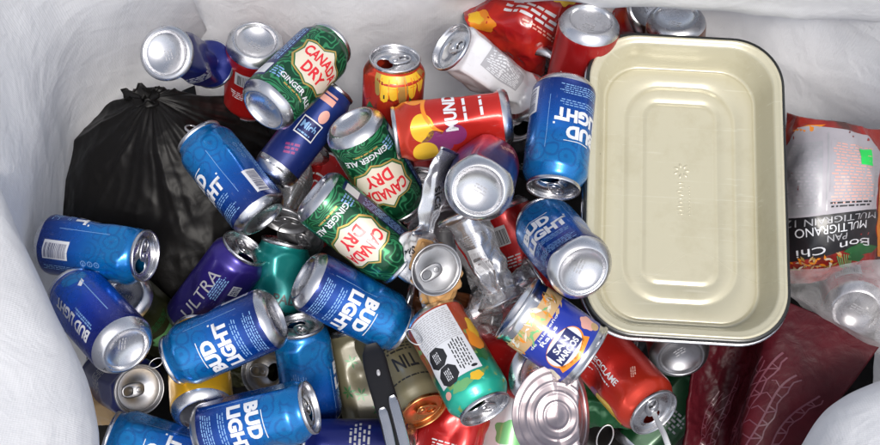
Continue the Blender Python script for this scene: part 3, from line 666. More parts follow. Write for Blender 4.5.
bagpart('folded_rim', [[(440, -4, 1.38), (540, -2, 1.36), (640, 3, 1.34), (720, 9, 1.33), (800, 18, 1.31), (910, 16, 1.29)], [(440, -2, 1.33), (540, 4, 1.31), (640, 11, 1.29), (720, 18, 1.28), (800, 28, 1.26), (910, 26, 1.25)],
    [(440, -12, 1.28), (540, -4, 1.26), (640, 2, 1.24), (720, 8, 1.23), (800, 16, 1.22), (910, 14, 1.2)], [(430, -60, 1.23), (540, -45, 1.21), (640, -38, 1.19), (720, -30, 1.18), (800, -24, 1.17), (920, -24, 1.15)], [(420, -150, 1.2), (540, -140, 1.2), (640, -140, 1.18), (720, -140, 1.17), (800, -140, 1.16), (930, -140, 1.14)]], 110, 70, bagdisp(.010, 51))
bagpart('folded_rim', [[(815, 480, 1.22), (838, 435, 1.22), (865, 412, 1.22), (915, 395, 1.22)], [(788, 470, 1.17), (818, 422, 1.17), (850, 398, 1.17), (905, 376, 1.17)], [(792, 480, 1.13), (822, 428, 1.13), (853, 403, 1.13), (908, 382, 1.13)],
    [(830, 500, 1.08), (850, 460, 1.08), (880, 440, 1.08), (940, 420, 1.08)], [(900, 600, 1.0), (920, 560, 1.0), (960, 540, 1.0), (1020, 520, 1.0)]], 60, 50, bagdisp(.006, 61))
o = sheet('bottom_panel', [[(60, -40, 1.66), (470, -40, 1.66), (980, -40, 1.66)], [(60, 240, 1.60), (470, 240, 1.60), (960, 240, 1.60)], [(60, 640, 1.52), (470, 640, 1.52), (960, 640, 1.52)]], 60, 40, ['woven_white'], None, bagdisp(.004, 71)); o.parent = bag; o.matrix_parent_inverse = bag_mw_inv

# ------------------------------------------------------------------ black rubbish bag and an added black sheet that darkens the gaps below the heap
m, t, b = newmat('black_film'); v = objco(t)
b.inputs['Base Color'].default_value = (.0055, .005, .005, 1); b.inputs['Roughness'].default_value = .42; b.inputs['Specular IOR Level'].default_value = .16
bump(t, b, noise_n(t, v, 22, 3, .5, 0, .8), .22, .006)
knot = P(150, 96, 1.375); ctr = P(165, 200, 1.45)
axk = (P(146, 60, 1.33) - knot).normalized(); sx = RIGHT - axk * RIGHT.dot(axk); sx.normalize(); sy = axk.cross(sx)
rb = empty('rubbish_bag', Matrix.Translation(ctr)); inv = rb.matrix_world.inverted()
def bagcrease(p, u, v):
    dx, dy = (p - knot).dot(RIGHT), (p - knot).dot(UP); an = math.atan2(dx, -dy); rr_ = math.hypot(dx, dy)
    fade = smooth01(rr_ / .03) * (1 - .55 * smooth01((rr_ - .06) / .12))
    pl = (1 - abs(noise.noise(Vector((an * 3.2, rr_ * 5, 2)))) * 2.4) * .0034 + (1 - abs(noise.noise(Vector((an * 8, rr_ * 9, 7)))) * 2.4) * .0012
    return pl * fade + 0.010 * (ridged(p * 7 + Vector((3, 1, 0)), 4) - .55) * smooth01(rr_ / .07) + .008 * noise.noise(p * 13)
o = sheet('bag_body', [[(136, 90, 1.40), (143, 88, 1.385), (151, 87, 1.38), (159, 88, 1.385), (168, 92, 1.40)],
    [(96, 116, 1.45), (126, 104, 1.405), (155, 101, 1.385), (196, 99, 1.40), (252, 100, 1.44)],
    [(74, 156, 1.45), (108, 148, 1.41), (160, 142, 1.375), (212, 140, 1.395), (272, 142, 1.48)],
    [(58, 218, 1.45), (100, 215, 1.41), (166, 212, 1.385), (226, 210, 1.40), (300, 208, 1.49)],
    [(56, 285, 1.46), (104, 285, 1.43), (170, 285, 1.41), (232, 282, 1.42), (310, 278, 1.50)],
    [(70, 350, 1.56), (120, 360, 1.50), (175, 360, 1.48), (236, 356, 1.49), (310, 350, 1.54)]], 170, 170, ['black_film'], None, bagcrease, .002)
o.parent = rb; o.matrix_parent_inverse = inv
vs, fs = [], []; NK = 36                                    # gathered, knotted neck
for j in range(13):
    q = j / 12; rr = .008 + .004 * math.sin(q * 9) + .008 * smooth01((q - .45) / .55)
    for i in range(NK):
        ph = 2 * math.pi * i / NK; w_ = 1 + .5 * q * noise.noise(Vector((math.cos(ph) * 4, math.sin(ph) * 4, q * 2)))
        vs.append(knot - axk * .012 + axk * q * .014 + (sx * math.cos(ph) + sy * math.sin(ph) * .7) * rr * w_ + RIGHT * -.012 * q + UP * .004 * math.sin(ph * 5) * q)
for j in range(12):
    for i in range(NK): k = (i + 1) % NK; fs.append((j * NK + i, j * NK + k, (j + 1) * NK + k, (j + 1) * NK + i))
o = link('tied_neck', vs, fs, ['black_film']); o.parent = rb; o.matrix_parent_inverse = inv
tag(rb, 'black plastic rubbish bag with tied neck lying against the left wall', 'rubbish bag')
film = sheet('gap_shade_sheet', [[(190, 70, 1.55), (440, 60, 1.55), (640, 60, 1.56), (800, 110, 1.53)], [(120, 200, 1.50), (440, 200, 1.50), (640, 200, 1.50), (860, 200, 1.48)], [(90, 330, 1.46), (440, 330, 1.47), (640, 330, 1.48), (880, 330, 1.44)], [(90, 500, 1.42), (440, 500, 1.43), (640, 500, 1.43), (850, 500, 1.40)]], 110, 80, ['black_film'], None,
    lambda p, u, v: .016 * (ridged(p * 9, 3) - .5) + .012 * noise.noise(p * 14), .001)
tag(film, 'added crumpled black sheet standing in for shade in the gaps beneath the cans', 'shade sheet')  # added sheet: its black keeps the gaps between the cans dark

# ------------------------------------------------------------------ cream tray
m, t, b = newmat('tray_cream'); v = objco(t)
st = ramp(t, noise_n(t, v, 16, 6, .7), [(.50, (0, 0, 0)), (.72, (.5, .5, .5))]); col = mix(t, st, (.47, .44, .32), (.36, .325, .21))
vo = node(t, 'ShaderNodeTexVoronoi'); vo.inputs['Scale'].default_value = 38; t.links.new(v, vo.inputs['Vector'])
spk = mathn(t, 'MULTIPLY', mathn(t, 'LESS_THAN', vo.outputs['Distance'], .045), mathn(t, 'GREATER_THAN', sepz(t, vo.outputs['Color'], 0), .72)); col = mix(t, spk, col, (.10, .07, .03))
mp = node(t, 'ShaderNodeMapping'); mp.inputs['Scale'].default_value = (12, 260, 40); mp.inputs['Rotation'].default_value = (0, 0, 1.2); t.links.new(v, mp.inputs['Vector'])
scr = ramp(t, noise_n(t, mp.outputs[0], 1, 3, .6), [(.63, (0, 0, 0)), (.72, (.42, .42, .42))]); col = mix(t, scr, col, (.60, .57, .45))
finish(t, b, .15, .26, .5, 0, v, None); t.links.new(col, b.inputs['Base Color']); bump(t, b, noise_n(t, v, 60, 4, .6), .12, .002)
plain('tray_black', (.012, .013, .012), .1, .3, .3, .05, True)
def rrect(hw, hh_, r, z, n=14):
    o = []
    r = min(r, hw - .0004, hh_ - .0004)
    for cx, cy, a0 in ((1, 1, 0), (-1, 1, 90), (-1, -1, 180), (1, -1, 270)):
        for k in range(n + 1):
            an = math.radians(a0 + 90 * k / n); o.append((cx * (hw - r) + r * math.cos(an), cy * (hh_ - r) + r * math.sin(an), z))
    return o
def loft(rings, cap=True):
    vs, fs = [], []; n = len(rings[0])
    for r in rings: vs += r
    for k in range(len(rings) - 1):
        for i in range(n): j = (i + 1) % n; fs.append((k * n + i, k * n + j, (k + 1) * n + j, (k + 1) * n + i))
    if cap: fs.append(tuple((len(rings) - 1) * n + i for i in range(n)))
    return vs, fs
TD = 1.235
tc = P(686, 181, TD)
tn = (-VIEW * math.cos(math.radians(18)) + UP * math.sin(math.radians(18))).normalized()
rx = (RIGHT - tn * RIGHT.dot(tn)).normalized(); ry = tn.cross(rx)
tmw = Matrix.Translation(tc - tn * .044) @ Matrix((rx, ry, tn)).transposed().to_4x4() @ Matrix.Rotation(math.radians(-3.4), 4, 'Z')
tray = empty('serving_tray', tmw); HW, HH, CR = .1000, .1610, .051
Z0 = .044
def R(ins, z, cr=None): return rrect(HW - ins, HH - ins, (cr if cr else CR - ins * .6), z)
rings = [R(.0042, Z0 - .0002), R(.0074, Z0 - .0012), R(.0086, Z0 - .0018), R(.0098, Z0 - .0050), R(.0150, Z0 - .022), R(.0190, Z0 - .0345), R(.0202, Z0 - .0366), R(.0218, Z0 - .0368), R(.0232, Z0 - .0350), R(.0246, Z0 - .0344)]
prof = [(.030, -.0343), (.0385, -.0343), (.0405, -.0362), (.0430, -.0362), (.0450, -.0346), (.048, -.0344), (.058, -.0344), (.0600, -.0360), (.0622, -.0360), (.064, -.0346), (.067, -.0345), (.078, -.0345), (.09, -.0345)]
for ins, z in prof: rings.append(R(ins, Z0 + z, max(.003, (.042 if ins < .05 else .024) - (ins - .03) * .25)))
vs, fs = loft(rings)
link('tray_pan', vs, fs, ['tray_cream'], tray)
rings = [R(.0044, Z0 - .0003), R(.0026, Z0 + .0010), R(.0012, Z0 + .0008), R(.0004, Z0 - .0004)]
vs, fs = loft(rings, False); link('rolled_rim', vs, fs, ['tray_cream'], tray)
rings = [R(.0004, Z0 - .0004), R(-.0012, Z0 - .0006), R(-.0026, Z0 - .0016), R(-.0030, Z0 - .0030), R(-.0026, Z0 - .0105), R(.002, Z0 - .0112), R(.006, Z0 - .011), R(.0125, Z0 - .022), R(.0170, Z0 - .0360), R(.020, Z0 - .0390), R(.04, Z0 - .0395)]
vs, fs = loft(rings, True); link('outer_shell', vs, fs, ['tray_black'], tray)
rings = [R(-.0026, Z0 - .0102), R(-.0040, Z0 - .0106), R(-.0042, Z0 - .0126), R(-.0016, Z0 - .0134)]
vs, fs = loft(rings, False); link('lower_edge', vs, fs, ['tin_bright'], tray, None, [(x * 100, y * 100, z * 100) for x, y, z in vs])
# stamped maker's mark: a petal ring and a run of raised strokes
vs, fs = [], []
def blob(cx, cy, rx_, ry_, hgt, rot=0):
    k = len(vs); n = 14
    for q, s in ((1, -.0003), (.7, hgt * .8), (.1, hgt)):
        for i in range(n):
            an = 2 * math.pi * i / n; X, Y = rx_ * q * math.cos(an), ry_ * q * math.sin(an); vs.append((cx + X * math.cos(rot) - Y * math.sin(rot), cy + X * math.sin(rot) + Y * math.cos(rot), Z0 - .0345 + s))
    for j in range(2):
        for i in range(n): q = (i + 1) % n; fs.append((k + j * n + i, k + j * n + q, k + (j + 1) * n + q, k + (j + 1) * n + i))
for k in range(7): an = 2 * math.pi * k / 7; blob(.002 + .006 * math.cos(an), .024 + .006 * math.sin(an), .0032, .0018, .0006, an)
rnd = random.Random(5)
for k in range(9): blob(.001 + rnd.uniform(-.001, .001), .010 - .0042 * k, rnd.uniform(.003, .0048), .0010, .0006, rnd.uniform(-.25, .25))
for k in range(9): blob(.010, .006 - .0038 * k, .0016, .0008, .0005, rnd.uniform(-.3, .3))
link('stamped_mark', vs, fs, ['tray_cream'], tray)
tag(tray, 'rectangular cream enamel tray with rounded corners and black outer edge', 'tray')

# ------------------------------------------------------------------ labelled food tin
plain('label_blue', (.012, .03, .30), .05, .3, .3, .04)
a = art('chillies')
a.rect(0, 40, 208, 62, 'label_blue', 0)
a.rect(0, 62.5, 208, 17, 'ink_tan', 1)
rnd = random.Random(3)
for k in range(60):
    x, y = rnd.uniform(-38, 38), rnd.uniform(52, 72); l = rnd.uniform(6, 14); w_ = rnd.uniform(2, 4); an = rnd.uniform(0, 3.1)
    a.poly([(x - l / 2 * math.cos(an), y - l / 2 * math.sin(an)), (x - w_ / 2 * math.sin(an), y + w_ / 2 * math.cos(an)), (x + l / 2 * math.cos(an), y + l / 2 * math.sin(an)), (x + w_ / 2 * math.sin(an), y - w_ / 2 * math.cos(an))], rnd.choice(['ink_orange', 'ink_cream', 'ink_tan', 'ink_lime', 'ink_white', 'ink_gold']), 1 + k % 6)
a.text('Rajas', 0, 45.5, 24, 6, 'ink_white', bold=.02, layer=3); a.text('de jalapeño', 0, 51, 44, 3.6, 'ink_white', bold=.01, layer=8)
a.poly([(-19, 22), (19, 22), (23, 14), (0, 10), (-23, 14)], 'ink_orange', 2); a.disc(0, 27, 24, 14.5, 'ink_orange', 2); a.disc(0, 28, 22.5, 13, 'ink_white', 3); a.rect(0, 28, 34, 19, 'ink_navy', 4); a.text('SAN', 0, 32, 20, 6.5, 'ink_white', layer=5, bold=.03); a.text('MARCOS', 0, 24, 29, 6.5, 'ink_white', layer=5, bold=.03)
a.disc(-36, 20, 8, 9, 'ink_cream', 2, wob=.08); a.disc(36, 22, 9, 8, 'ink_pink', 2, wob=.1); a.disc(38, 14, 6, 4, 'ink_tan', 3); a.lines(56, 40, 50, 14, 5, 'ink_white', 90, 2, .5, 3)
def make_tin(b, t, d, near, roll, R_=.034, L=.084):
    mpos, ax = rest_pose(b, t, d, near, L); toc = CAM - mpos; x = (toc - ax * toc.dot(ax)).normalized(); y = ax.cross(x)
    root = empty('food_tin', Matrix.Translation(mpos - ax * L / 2) @ Matrix((x, y, ax)).transposed().to_4x4() @ Matrix.Rotation(math.radians(roll), 4, 'Z'))
    s = .001; vs, fs = [], []
    pr = [(31, 2.2), (33.2, 2.2), (33.4, 1), (34.8, .2), (35.6, 1), (35.6, 3), (34.4, 4), (33.8, 5), (33.8, 8)] + [(33.8 + (.35 if k % 2 else 0), 8 + k * 3.2) for k in range(1, 21)] + [(33.8, 76), (34.2, 79), (35.5, 80), (35.7, 82.5), (35, 84), (34, 83.6), (33.4, 82), (33.2, 70), (33.1, 20), (32.5, 6)]
    lathe(pr, 64, vs, fs, True)
    sc = lambda vs: [(x * s, y * s, z * s) for x, y, z in vs]
    link('tin_body', sc(vs), fs, ['tin_bright'], root, None, [(x / 10, y / 10, z / 10) for x, y, z in vs])
    vs, fs = [], []; lathe([(32.5, 2.6), (28, 2.8), (27, 3.6), (20, 3.6), (19, 3), (.3, 3)], 64, vs, fs, True)
    link('tin_base', sc(vs), fs, ['tin_bright'], root, None, [(x / 10, y / 10, z / 10) for x, y, z in vs])
    av, af, am = ARTS['chillies'].flat(3.0, 6); vs = []
    for S_, h_, l in av: r = 34.35 + .06 * l; an = S_ / 34; vs.append((r * math.cos(an), r * math.sin(an), h_))
    link('paper_label', sc(vs), [tuple(q) for q, m_ in af], am, root, [m_ for q, m_ in af], [(x / 10, y / 10, z / 10) for x, y, z in vs])
    tag(root, 'opened food tin with blue chilli strips label resting on the dented red can', 'tin can')
make_tin((583, 355), (520, 310), 1.185, None, -8)

# ------------------------------------------------------------------ peeled lid, ring tab, straw, handle
vs, fs = [], []; NR, NA = 44, 72; lidmw_n = (-VIEW + UP * .25 - RIGHT * .12).normalized()
lx = (RIGHT - lidmw_n * RIGHT.dot(lidmw_n)).normalized(); ly = lidmw_n.cross(lx)
for j in range(NR + 1):
    r = .047 * j / NR
    for i in range(NA):
        an = 2 * math.pi * i / NA; x, y = r * math.cos(an) * .92, r * math.sin(an) * 1.02
        z = .0011 * (math.exp(-((r - .013) / .0011) ** 2) + math.exp(-((r - .022) / .0011) ** 2) + math.exp(-((r - .031) / .0011) ** 2)) + (.0025 if r > .0405 else 0) - .004 * math.exp(-(r / .007) ** 2) * .5
        if x > .020: q = x - .020; x = .020 + q * .45; z -= q * 1.0
        z += .010 * (y / .043) ** 2 * (1 if x < 0 else .4) + .002 * noise.noise(Vector((x, y, 0)) * 60)
        vs.append((x, y, z))
for j in range(NR):
    for i in range(NA): k = (i + 1) % NA; fs.append((j * NA + i, j * NA + k, (j + 1) * NA + k, (j + 1) * NA + i))
o = link('peeled_lid', vs, fs, ['lid_pinkish'], None, None, [(x * 100, y * 100, z * 100) for x, y, z in vs])
o.matrix_world = Matrix.Translation(P(557, 416, 1.17)) @ Matrix((lx, ly, lidmw_n)).transposed().to_4x4()
md = o.modifiers.new('thickness', 'SOLIDIFY'); md.thickness = .0006
tag(o, 'peeled round tin lid with concentric rings, bent at one side, at the bottom edge', 'tin lid')

def tube(name, pts, r, mat, parent=None, n=12, close=False):
    vs, fs = [], []; k = len(pts)
    for i, p in enumerate(pts):
        tg = (pts[(i + 1) % k] - pts[i - 1]) if close else (pts[min(k - 1, i + 1)] - pts[max(0, i - 1)]); tg.normalize()
        a_ = tg.cross(Vector((.3, .2, .93))).normalized(); b_ = tg.cross(a_); rr = r[i] if isinstance(r, list) else r
        for j in range(n): an = 2 * math.pi * j / n; vs.append(p + (a_ * math.cos(an) + b_ * math.sin(an)) * rr)
    for i in range(k if close else k - 1):
        for j in range(n): q = (j + 1) % n; i2 = (i + 1) % k; fs.append((i * n + j, i * n + q, i2 * n + q, i2 * n + j))
    if not close: fs.append(tuple(range(n))); fs.append(tuple((k - 1) * n + j for j in range(n)))
    return link(name, vs, fs, [mat], parent, None, [(v.x * 100, v.y * 100, v.z * 100) for v in vs])
def ringtab(px, py, d, ang, label, s=1.):
    c, n_ = math.cos(ang), math.sin(ang); pts = []
    for k in range(28):
        a_ = 2 * math.pi * k / 28; x, y = .012 * s * math.cos(a_), .007 * s * math.sin(a_); X, Y = x * c - y * n_, x * n_ + y * c
        pts.append(P(px, py, d) + RIGHT * X + UP * Y + VIEW * (.25 * Y))
    tag(tube('ring_tab', pts, .0009 * s, 'aluminium_dull', None, 10, True), label, 'ring tab', 'loose ring tabs')
ringtab(605, 437, 1.24, 1.1, 'loose ring tab standing between the peeled lid and the dented red can', 1.05)
ringtab(414, 337, 1.22, -.7, 'loose ring tab caught between the blue can in the centre and the octagon can', .8)
ringtab(156, 363, 1.25, .5, 'loose ring tab below the top of the blue can above the yellow can', .6)
plain('straw_white', (.75, .75, .74), 0, .4, 0, 0)
tag(tube('drinking_straw', [P(650, 404, 1.25), P(656, 418, 1.205), P(664, 434, 1.16), P(674, 462, 1.12)], .0027, 'straw_white'), 'white plastic straw poking out of the open dented red can', 'straw')

plain('handle_black', (.010, .010, .012), 0, .5, 0, .03, True)
MATS['handle_black'].node_tree.nodes['Principled BSDF'].inputs['Specular IOR Level'].default_value = .25
hroot = empty('folding_handle', Matrix.Translation(P(385, 400, 1.24))); hinv = hroot.matrix_world.inverted()
def bar(name, path, hw_, ht, mat, nsub=14):
    """rounded flat bar along path, hw_ across, ht deep"""
    pts = [catmull(path, k / nsub) for k in range(nsub + 1)]; vs, fs = [], []; n = 16
    for i, p in enumerate(pts):
        tg = (pts[min(nsub, i + 1)] - pts[max(0, i - 1)]).normalized(); dn = -VIEW; a_ = tg.cross(dn).normalized(); b_ = a_.cross(tg)
        e_ = .55 if i in (0, nsub) else .9 if i in (1, nsub - 1) else 1
        for j in range(n):
            an = 2 * math.pi * j / n; c, s = math.cos(an), math.sin(an); vs.append(p + a_ * hw_ * e_ * math.copysign(abs(c) ** .6, c) + b_ * ht * e_ * math.copysign(abs(s) ** .6, s))
    for i in range(nsub):
        for j in range(n): q = (j + 1) % n; fs.append((i * n + j, i * n + q, (i + 1) * n + q, (i + 1) * n + j))
    fs.append(tuple(range(n))); fs.append(tuple(nsub * n + j for j in range(n)))
    o = link(name, vs, fs, [mat], None, None, [(v.x * 100, v.y * 100, v.z * 100) for v in vs]); o.parent = hroot; o.matrix_parent_inverse = hinv; return o
bar('grip', [P(371, 345, 1.27), P(378, 375, 1.25), P(386, 402, 1.235), P(393, 424, 1.225), P(402, 462, 1.21)], .0125, .005, 'handle_black')
bar('prong', [P(382, 408, 1.226), P(388, 430, 1.217), P(395, 465, 1.203)], .0052, .0025, 'tin_bright')
bar('prong', [P(392, 396, 1.228), P(400, 425, 1.214), P(410, 465, 1.198)], .0054, .0028, 'tin_bright')
o = bar('rivet', [P(378, 370, 1.247), P(379, 376, 1.245)], .002, .0022, 'ink_grey', 4)
tag(hroot, 'black flat handle with two silver prongs poking up at the bottom edge', 'handle')

# ------------------------------------------------------------------ pouches and bags at the right
m, t, b = newmat('wine_film'); v = rest(t)
col = ramp(t, noise_n(t, v, .16, 5, .6), [(.35, (.042, .0035, .007)), (.7, (.085, .007, .012))])
t.links.new(col, b.inputs['Base Color']); b.inputs['Roughness'].default_value = .42; b.inputs['Specular IOR Level'].default_value = .2
bump(t, b, noise_n(t, v, .5, 5, .6, 0, 1.5), .3, .003)
plain('net_print', (.13, .034, .05), 0, .4, .2, 0)
a = art('net')
rnd = random.Random(11)
def ribbon(pts, w_, mat='net_print', layer=0):
    vs = []; fs = []
    for i, (x, y) in enumerate(pts):
        x0, y0 = pts[max(0, i - 1)]; x1, y1 = pts[min(len(pts) - 1, i + 1)]; l = math.hypot(x1 - x0, y1 - y0) or 1; nx, ny = -(y1 - y0) / l, (x1 - x0) / l
        vs += [(x + nx * w_ / 2, y + ny * w_ / 2), (x - nx * w_ / 2, y - ny * w_ / 2)]
    for i in range(len(pts) - 1): fs.append((2 * i, 2 * i + 1, 2 * i + 3, 2 * i + 2))
    a.add(vs, fs, mat, layer)
strands = []
for x0, x1, bend_, top in ((12, 40, 20, 56), (34, 60, 26, 66), (66, 104, 24, 58), (84, 122, 22, 74), (104, 138, 26, 84), (124, 150, 30, 70), (146, 166, 20, 60)):
    st = [(x0 + (x1 - x0) * (k / 16) ** 1.6 + 2.5 * math.sin(k / 16 * 7 + x0), 128 - top * k / 16 + bend_ * .2 * math.sin(k / 16 * 3)) for k in range(17)]
    s2 = [(x + 8 - 4 * k / 16 + 1.2 * math.sin(k * 1.7 + x0), y + 2.5) for k, (x, y) in enumerate(st)]
    ribbon(st, 1.5); ribbon(s2, 1.1)
    for k in range(1, 15):
        if rnd.random() < .85: ribbon([st[k], s2[k + (k % 2)]], .9, layer=1)
    strands.append(st)
for s0, s1 in ((0, 1), (2, 3), (3, 4), (4, 5)):
    for k in range(2, 13, 2):
        p, q = strands[s0][k], strands[s1][k + 1]; ribbon([(p[0] + 7, p[1] + 2), ((p[0] + q[0]) / 2 + 3, (p[1] + q[1]) / 2 - 2), q], .8, layer=2)
def winedisp(p, u, v):
    left = smooth01((.55 - u) / .2)
    return .0028 * (ridged(p * 15, 4) - .5) * (1 + 2.6 * left) + .003 * noise.noise(p * 9)
o = sheet('plastic_pouch', [[(692, 330, 1.33), (724, 318, 1.33), (757, 306, 1.33), (773, 300, 1.30), (777, 298, 1.268), (826, 318, 1.258), (881, 344, 1.25)],
    [(694, 372, 1.32), (718, 362, 1.335), (742, 352, 1.33), (760, 344, 1.295), (764, 342, 1.258), (806, 362, 1.245), (850, 386, 1.245)],
    [(688, 412, 1.315), (708, 410, 1.33), (732, 404, 1.325), (746, 399, 1.29), (750, 398, 1.248), (788, 405, 1.235), (824, 418, 1.24)],
    [(682, 470, 1.31), (704, 470, 1.32), (722, 470, 1.315), (732, 470, 1.28), (736, 470, 1.238), (764, 474, 1.23), (796, 470, 1.24)]], 150, 110, ['wine_film'], None, winedisp, .004, 'net', (180, 130), 4)
tag(o, 'wine red plastic pouch with pale net print, folded below the tray', 'plastic pouch')

m, t, b = newmat('bread_film'); v = rest(t)
col = ramp(t, noise_n(t, v, .22, 3, .5), [(.36, (.05, .018, .014)), (.52, (.26, .015, .012)), (.62, (.34, .03, .015)), (.72, (.10, .015, .012))])
t.links.new(col, b.inputs['Base Color']); b.inputs['Roughness'].default_value = .32; b.inputs['Coat Weight'].default_value = .3
bump(t, b, noise_n(t, v, .6, 4, .6, 0, 1.2), .4, .003)
a = art('bread')                                  # s to the right, h downwards as it lies in the heap; the print is upside down
a.poly([(4, 26), (16, 10), (30, 6), (76, 8), (88, 24), (88, 78), (2, 82)], 'ink_paper', 0)
a.poly([(8, 26), (38, 20), (38, 78), (4, 80)], 'ink_grey', 1); a.lines(22, 48, 30, 50, 22, 'ink_paper', 0, 2, .5, 4); a.rect(42, 44, 1.2, 66, 'ink_grey', 2)
a.rect(64, 46, 40, 56, 'ink_paper', 1); a.lines(63, 46, 36, 52, 20, 'ink_pink', 0, 2, .4, 8); a.lines(62, 72, 36, 6, 2, 'ink_black', 0, 3, .5, 9); a.lines(84, 46, 4, 40, 12, 'ink_grey', 0, 3, .6, 2)
a.poly([(66, 24), (78, 22), (80, 38), (68, 38)], 'sticker_green', 4)
a.poly([(2, 82), (88, 78), (90, 114), (4, 122)], 'ink_black', 1); a.rect(94, 84, 8, 84, 'ink_orange', 0); a.lines(94, 84, 80, 4, 2, 'ink_yellow', 90, 1, .5, 3); a.poly([(10, 14), (26, 6), (40, 4), (28, 12)], 'ink_orange', 0)
a.text('MULTIGRAIN 12', 48, 85, -76, 6, 'ink_grey', -2, 0, 3); a.text('MULTIGRANO', 48, 93.5, -62, 8, 'ink_white', -2, 0, 3); a.text('PAN', 52, 102, -17, 6.5, 'ink_grey', -2, 0, 3)
a.text('Bon  Chi', 50, 112, -66, 8, 'ink_white', -3, 0, 3)
rnd = random.Random(8)
for k in range(46):
    x, y = rnd.uniform(8, 56), rnd.uniform(119, 132); l = rnd.uniform(4, 9); an = rnd.uniform(0, 3.1); a.poly([(x - l / 2 * math.cos(an), y - l / 2 * math.sin(an)), (x - 1.2 * math.sin(an), y + 1.2 * math.cos(an)), (x + l / 2 * math.cos(an), y + l / 2 * math.sin(an)), (x + 1.2 * math.sin(an), y - 1.2 * math.cos(an))], rnd.choice(['ink_tan', 'ink_gold', 'ink_cream', 'ink_orange']), 2 + k % 4)
a.poly([(58, 118), (74, 112), (90, 114), (84, 122), (70, 126)], 'ink_green', 3); a.poly([(66, 120), (78, 126), (72, 132), (62, 128)], 'ink_green', 4)
for k in range(7): a.rect(54 + k * 1.8, 128 + k % 3, .9, 14, 'ink_lime', 4, -12 + k * 3)
o = sheet('bread_bag', [[(786, 112, 1.33), (806, 118, 1.30), (840, 122, 1.29), (868, 128, 1.31), (892, 132, 1.36)], [(780, 160, 1.31), (806, 160, 1.265), (838, 162, 1.26), (868, 165, 1.275), (890, 168, 1.33)], [(778, 210, 1.31), (806, 210, 1.262), (836, 208, 1.256), (866, 206, 1.27), (886, 206, 1.33)],
    [(778, 256, 1.31), (806, 252, 1.272), (834, 248, 1.265), (862, 244, 1.28), (888, 246, 1.33)], [(780, 284, 1.33), (806, 284, 1.30), (834, 280, 1.30), (862, 276, 1.31), (890, 276, 1.35)]], 110, 120, ['bread_film'], None,
    lambda p, u, v: .0050 * (ridged(p * 15, 4) - .5) + .003 * noise.noise(p * 12), .003, 'bread', (100, 150), 3.5)
tag(o, 'multigrain bread bag with black band and green sticker lying upside down right of the tray', 'bread bag')

m, t, b = newmat('clear_film'); v = rest(t)
tp = node(t, 'ShaderNodeBsdfTransparent'); tp.inputs[0].default_value = (.94, .93, .93, 1); gl = node(t, 'ShaderNodeBsdfPrincipled'); gl.inputs['Base Color'].default_value = (.72, .70, .70, 1); gl.inputs['Roughness'].default_value = .22
fr = node(t, 'ShaderNodeLayerWeight'); fr.inputs[0].default_value = .35
fac = mathn(t, 'ADD', mathn(t, 'MULTIPLY', fr.outputs[1], .55), ramp(t, noise_n(t, v, .35, 5, .65, 0, 1.0), [(.4, (.10, .10, .10)), (.7, (.34, .34, .34))]))
mx = node(t, 'ShaderNodeMixShader'); t.links.new(fac, mx.inputs[0]); t.links.new(tp.outputs[0], mx.inputs[1]); t.links.new(gl.outputs[0], mx.inputs[2]); t.links.new(mx.outputs[0], t.nodes['Material Output'].inputs[0])
o = sheet('clear_plastic_bag', [[(776, 268, 1.27), (820, 268, 1.25), (860, 262, 1.24), (905, 258, 1.25)], [(780, 290, 1.26), (824, 294, 1.235), (862, 292, 1.20), (905, 290, 1.22)], [(800, 306, 1.27), (832, 316, 1.24), (868, 322, 1.20), (908, 322, 1.22)], [(812, 326, 1.31), (842, 338, 1.29), (872, 352, 1.27), (910, 366, 1.27)]], 90, 70, ['clear_film'], None,
    lambda p, u, v: .004 * (ridged(p * 14, 3) - .5) + .003 * noise.noise(p * 20), 0)
tag(o, 'crinkled clear plastic bag over the red can at the right edge', 'plastic bag')
m, t, b = newmat('crackly_film'); v = rest(t)
tp = node(t, 'ShaderNodeBsdfTransparent'); tp.inputs[0].default_value = (.93, .93, .94, 1); b.inputs['Base Color'].default_value = (.55, .55, .57, 1); b.inputs['Roughness'].default_value = .12
fac = ramp(t, noise_n(t, v, .6, 4, .6, 0, 1.0), [(.42, (.06, .06, .06)), (.5, (.30, .30, .30)), (.56, (.10, .10, .10)), (.68, (.5, .5, .5))])
mx = node(t, 'ShaderNodeMixShader'); t.links.new(fac, mx.inputs[0]); t.links.new(tp.outputs[0], mx.inputs[1]); t.links.new(b.outputs[0], mx.inputs[2]); t.links.new(mx.outputs[0], t.nodes['Material Output'].inputs[0])
o = sheet('plastic_wrapper', [[(462, 268, 1.26), (484, 276, 1.235), (510, 270, 1.245), (534, 276, 1.26)], [(462, 292, 1.245), (486, 292, 1.215), (512, 290, 1.22), (528, 290, 1.23)], [(468, 312, 1.25), (488, 312, 1.225), (506, 308, 1.23), (518, 306, 1.235)], [(476, 334, 1.28), (492, 332, 1.255), (508, 326, 1.25), (516, 322, 1.255)]], 60, 60, ['crackly_film'], None,
    lambda p, u, v: .016 * (ridged(p * 19, 3) - .5), 0)
tag(o, 'torn crinkled clear plastic wrapper between the crushed barcode can and the labelled tin', 'plastic wrapper')
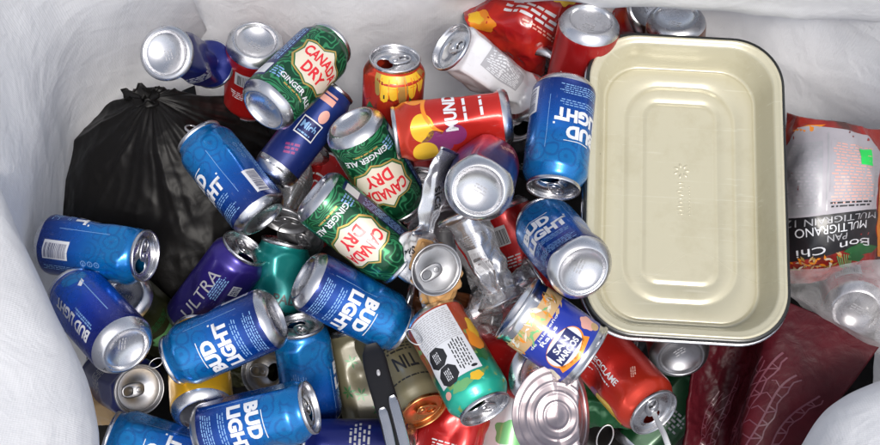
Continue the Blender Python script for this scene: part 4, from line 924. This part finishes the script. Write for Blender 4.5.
for k, (px, py, d_, w_, h_, mt_, lb) in enumerate(((108, 408, 1.36, 26, 20, 'ink_tan', 'scrap of brown paper deep beside the left fold'), (250, 372, 1.40, 24, 16, 'can_olive', 'dark olive scrap of wrapper in the gap right of the yellow can'), (525, 330, 1.30, 22, 24, 'can_red', 'torn red scrap of wrapper left of the labelled tin'), (604, 405, 1.33, 30, 26, 'can_green_dark', 'dark green scrap of wrapper below the dented red can'))):
    sd_ = k * 5.3
    o = sheet('wrapper_scrap', [[(px - w_, py - h_, d_ + .01), (px, py - h_ * 1.2, d_), (px + w_, py - h_ * .7, d_ + .02)], [(px - w_ * 1.1, py, d_), (px, py, d_ - .015), (px + w_, py, d_)], [(px - w_ * .7, py + h_, d_ + .02), (px, py + h_ * .8, d_), (px + w_ * .9, py + h_, d_ + .01)]], 40, 40, [mt_], None, lambda p, u, v: .008 * (ridged(p * 24 + Vector((sd_, 0, 0)), 3) - .5), .0006)
    tag(o, lb, 'scrap')
m, t, b = newmat('red_film'); v = rest(t)
col = ramp(t, noise_n(t, v, .25, 3, .5), [(.4, (.30, .008, .010)), (.65, (.52, .03, .015))]); t.links.new(col, b.inputs['Base Color']); b.inputs['Roughness'].default_value = .26; b.inputs['Coat Weight'].default_value = .4
a = art('redfilm'); a.disc(14, 30, 12, 15, 'ink_orange', 0, wob=.12); a.disc(10, 24, 7, 8, 'ink_yellow', 1, wob=.15); a.lines(60, 26, 50, 16, 3, 'ink_white', 30, 1, .5, 4); a.lines(66, 44, 40, 6, 2, 'ink_pink', 30, 1, .5, 6); a.disc(84, 14, 9, 7, 'ink_yellow', 0, wob=.2)
o = sheet('red_wrapper', [[(462, 8, 1.40), (490, -4, 1.385), (530, -12, 1.375), (572, -16, 1.39), (600, -10, 1.41)], [(468, 24, 1.375), (495, 20, 1.355), (528, 16, 1.345), (558, 16, 1.36), (590, 20, 1.40)], [(486, 44, 1.40), (508, 44, 1.365), (532, 46, 1.36), (556, 50, 1.375), (580, 56, 1.41)], [(500, 66, 1.45), (520, 72, 1.41), (536, 76, 1.40), (556, 80, 1.42), (576, 84, 1.45)]], 110, 80, ['red_film'], None,
    lambda p, u, v: .010 * (ridged(p * 15, 3) - .5), .001, 'redfilm', (110, 90), 3.5)
tag(o, 'crinkled shiny red wrapper with orange fruit print behind the crushed white can', 'wrapper')
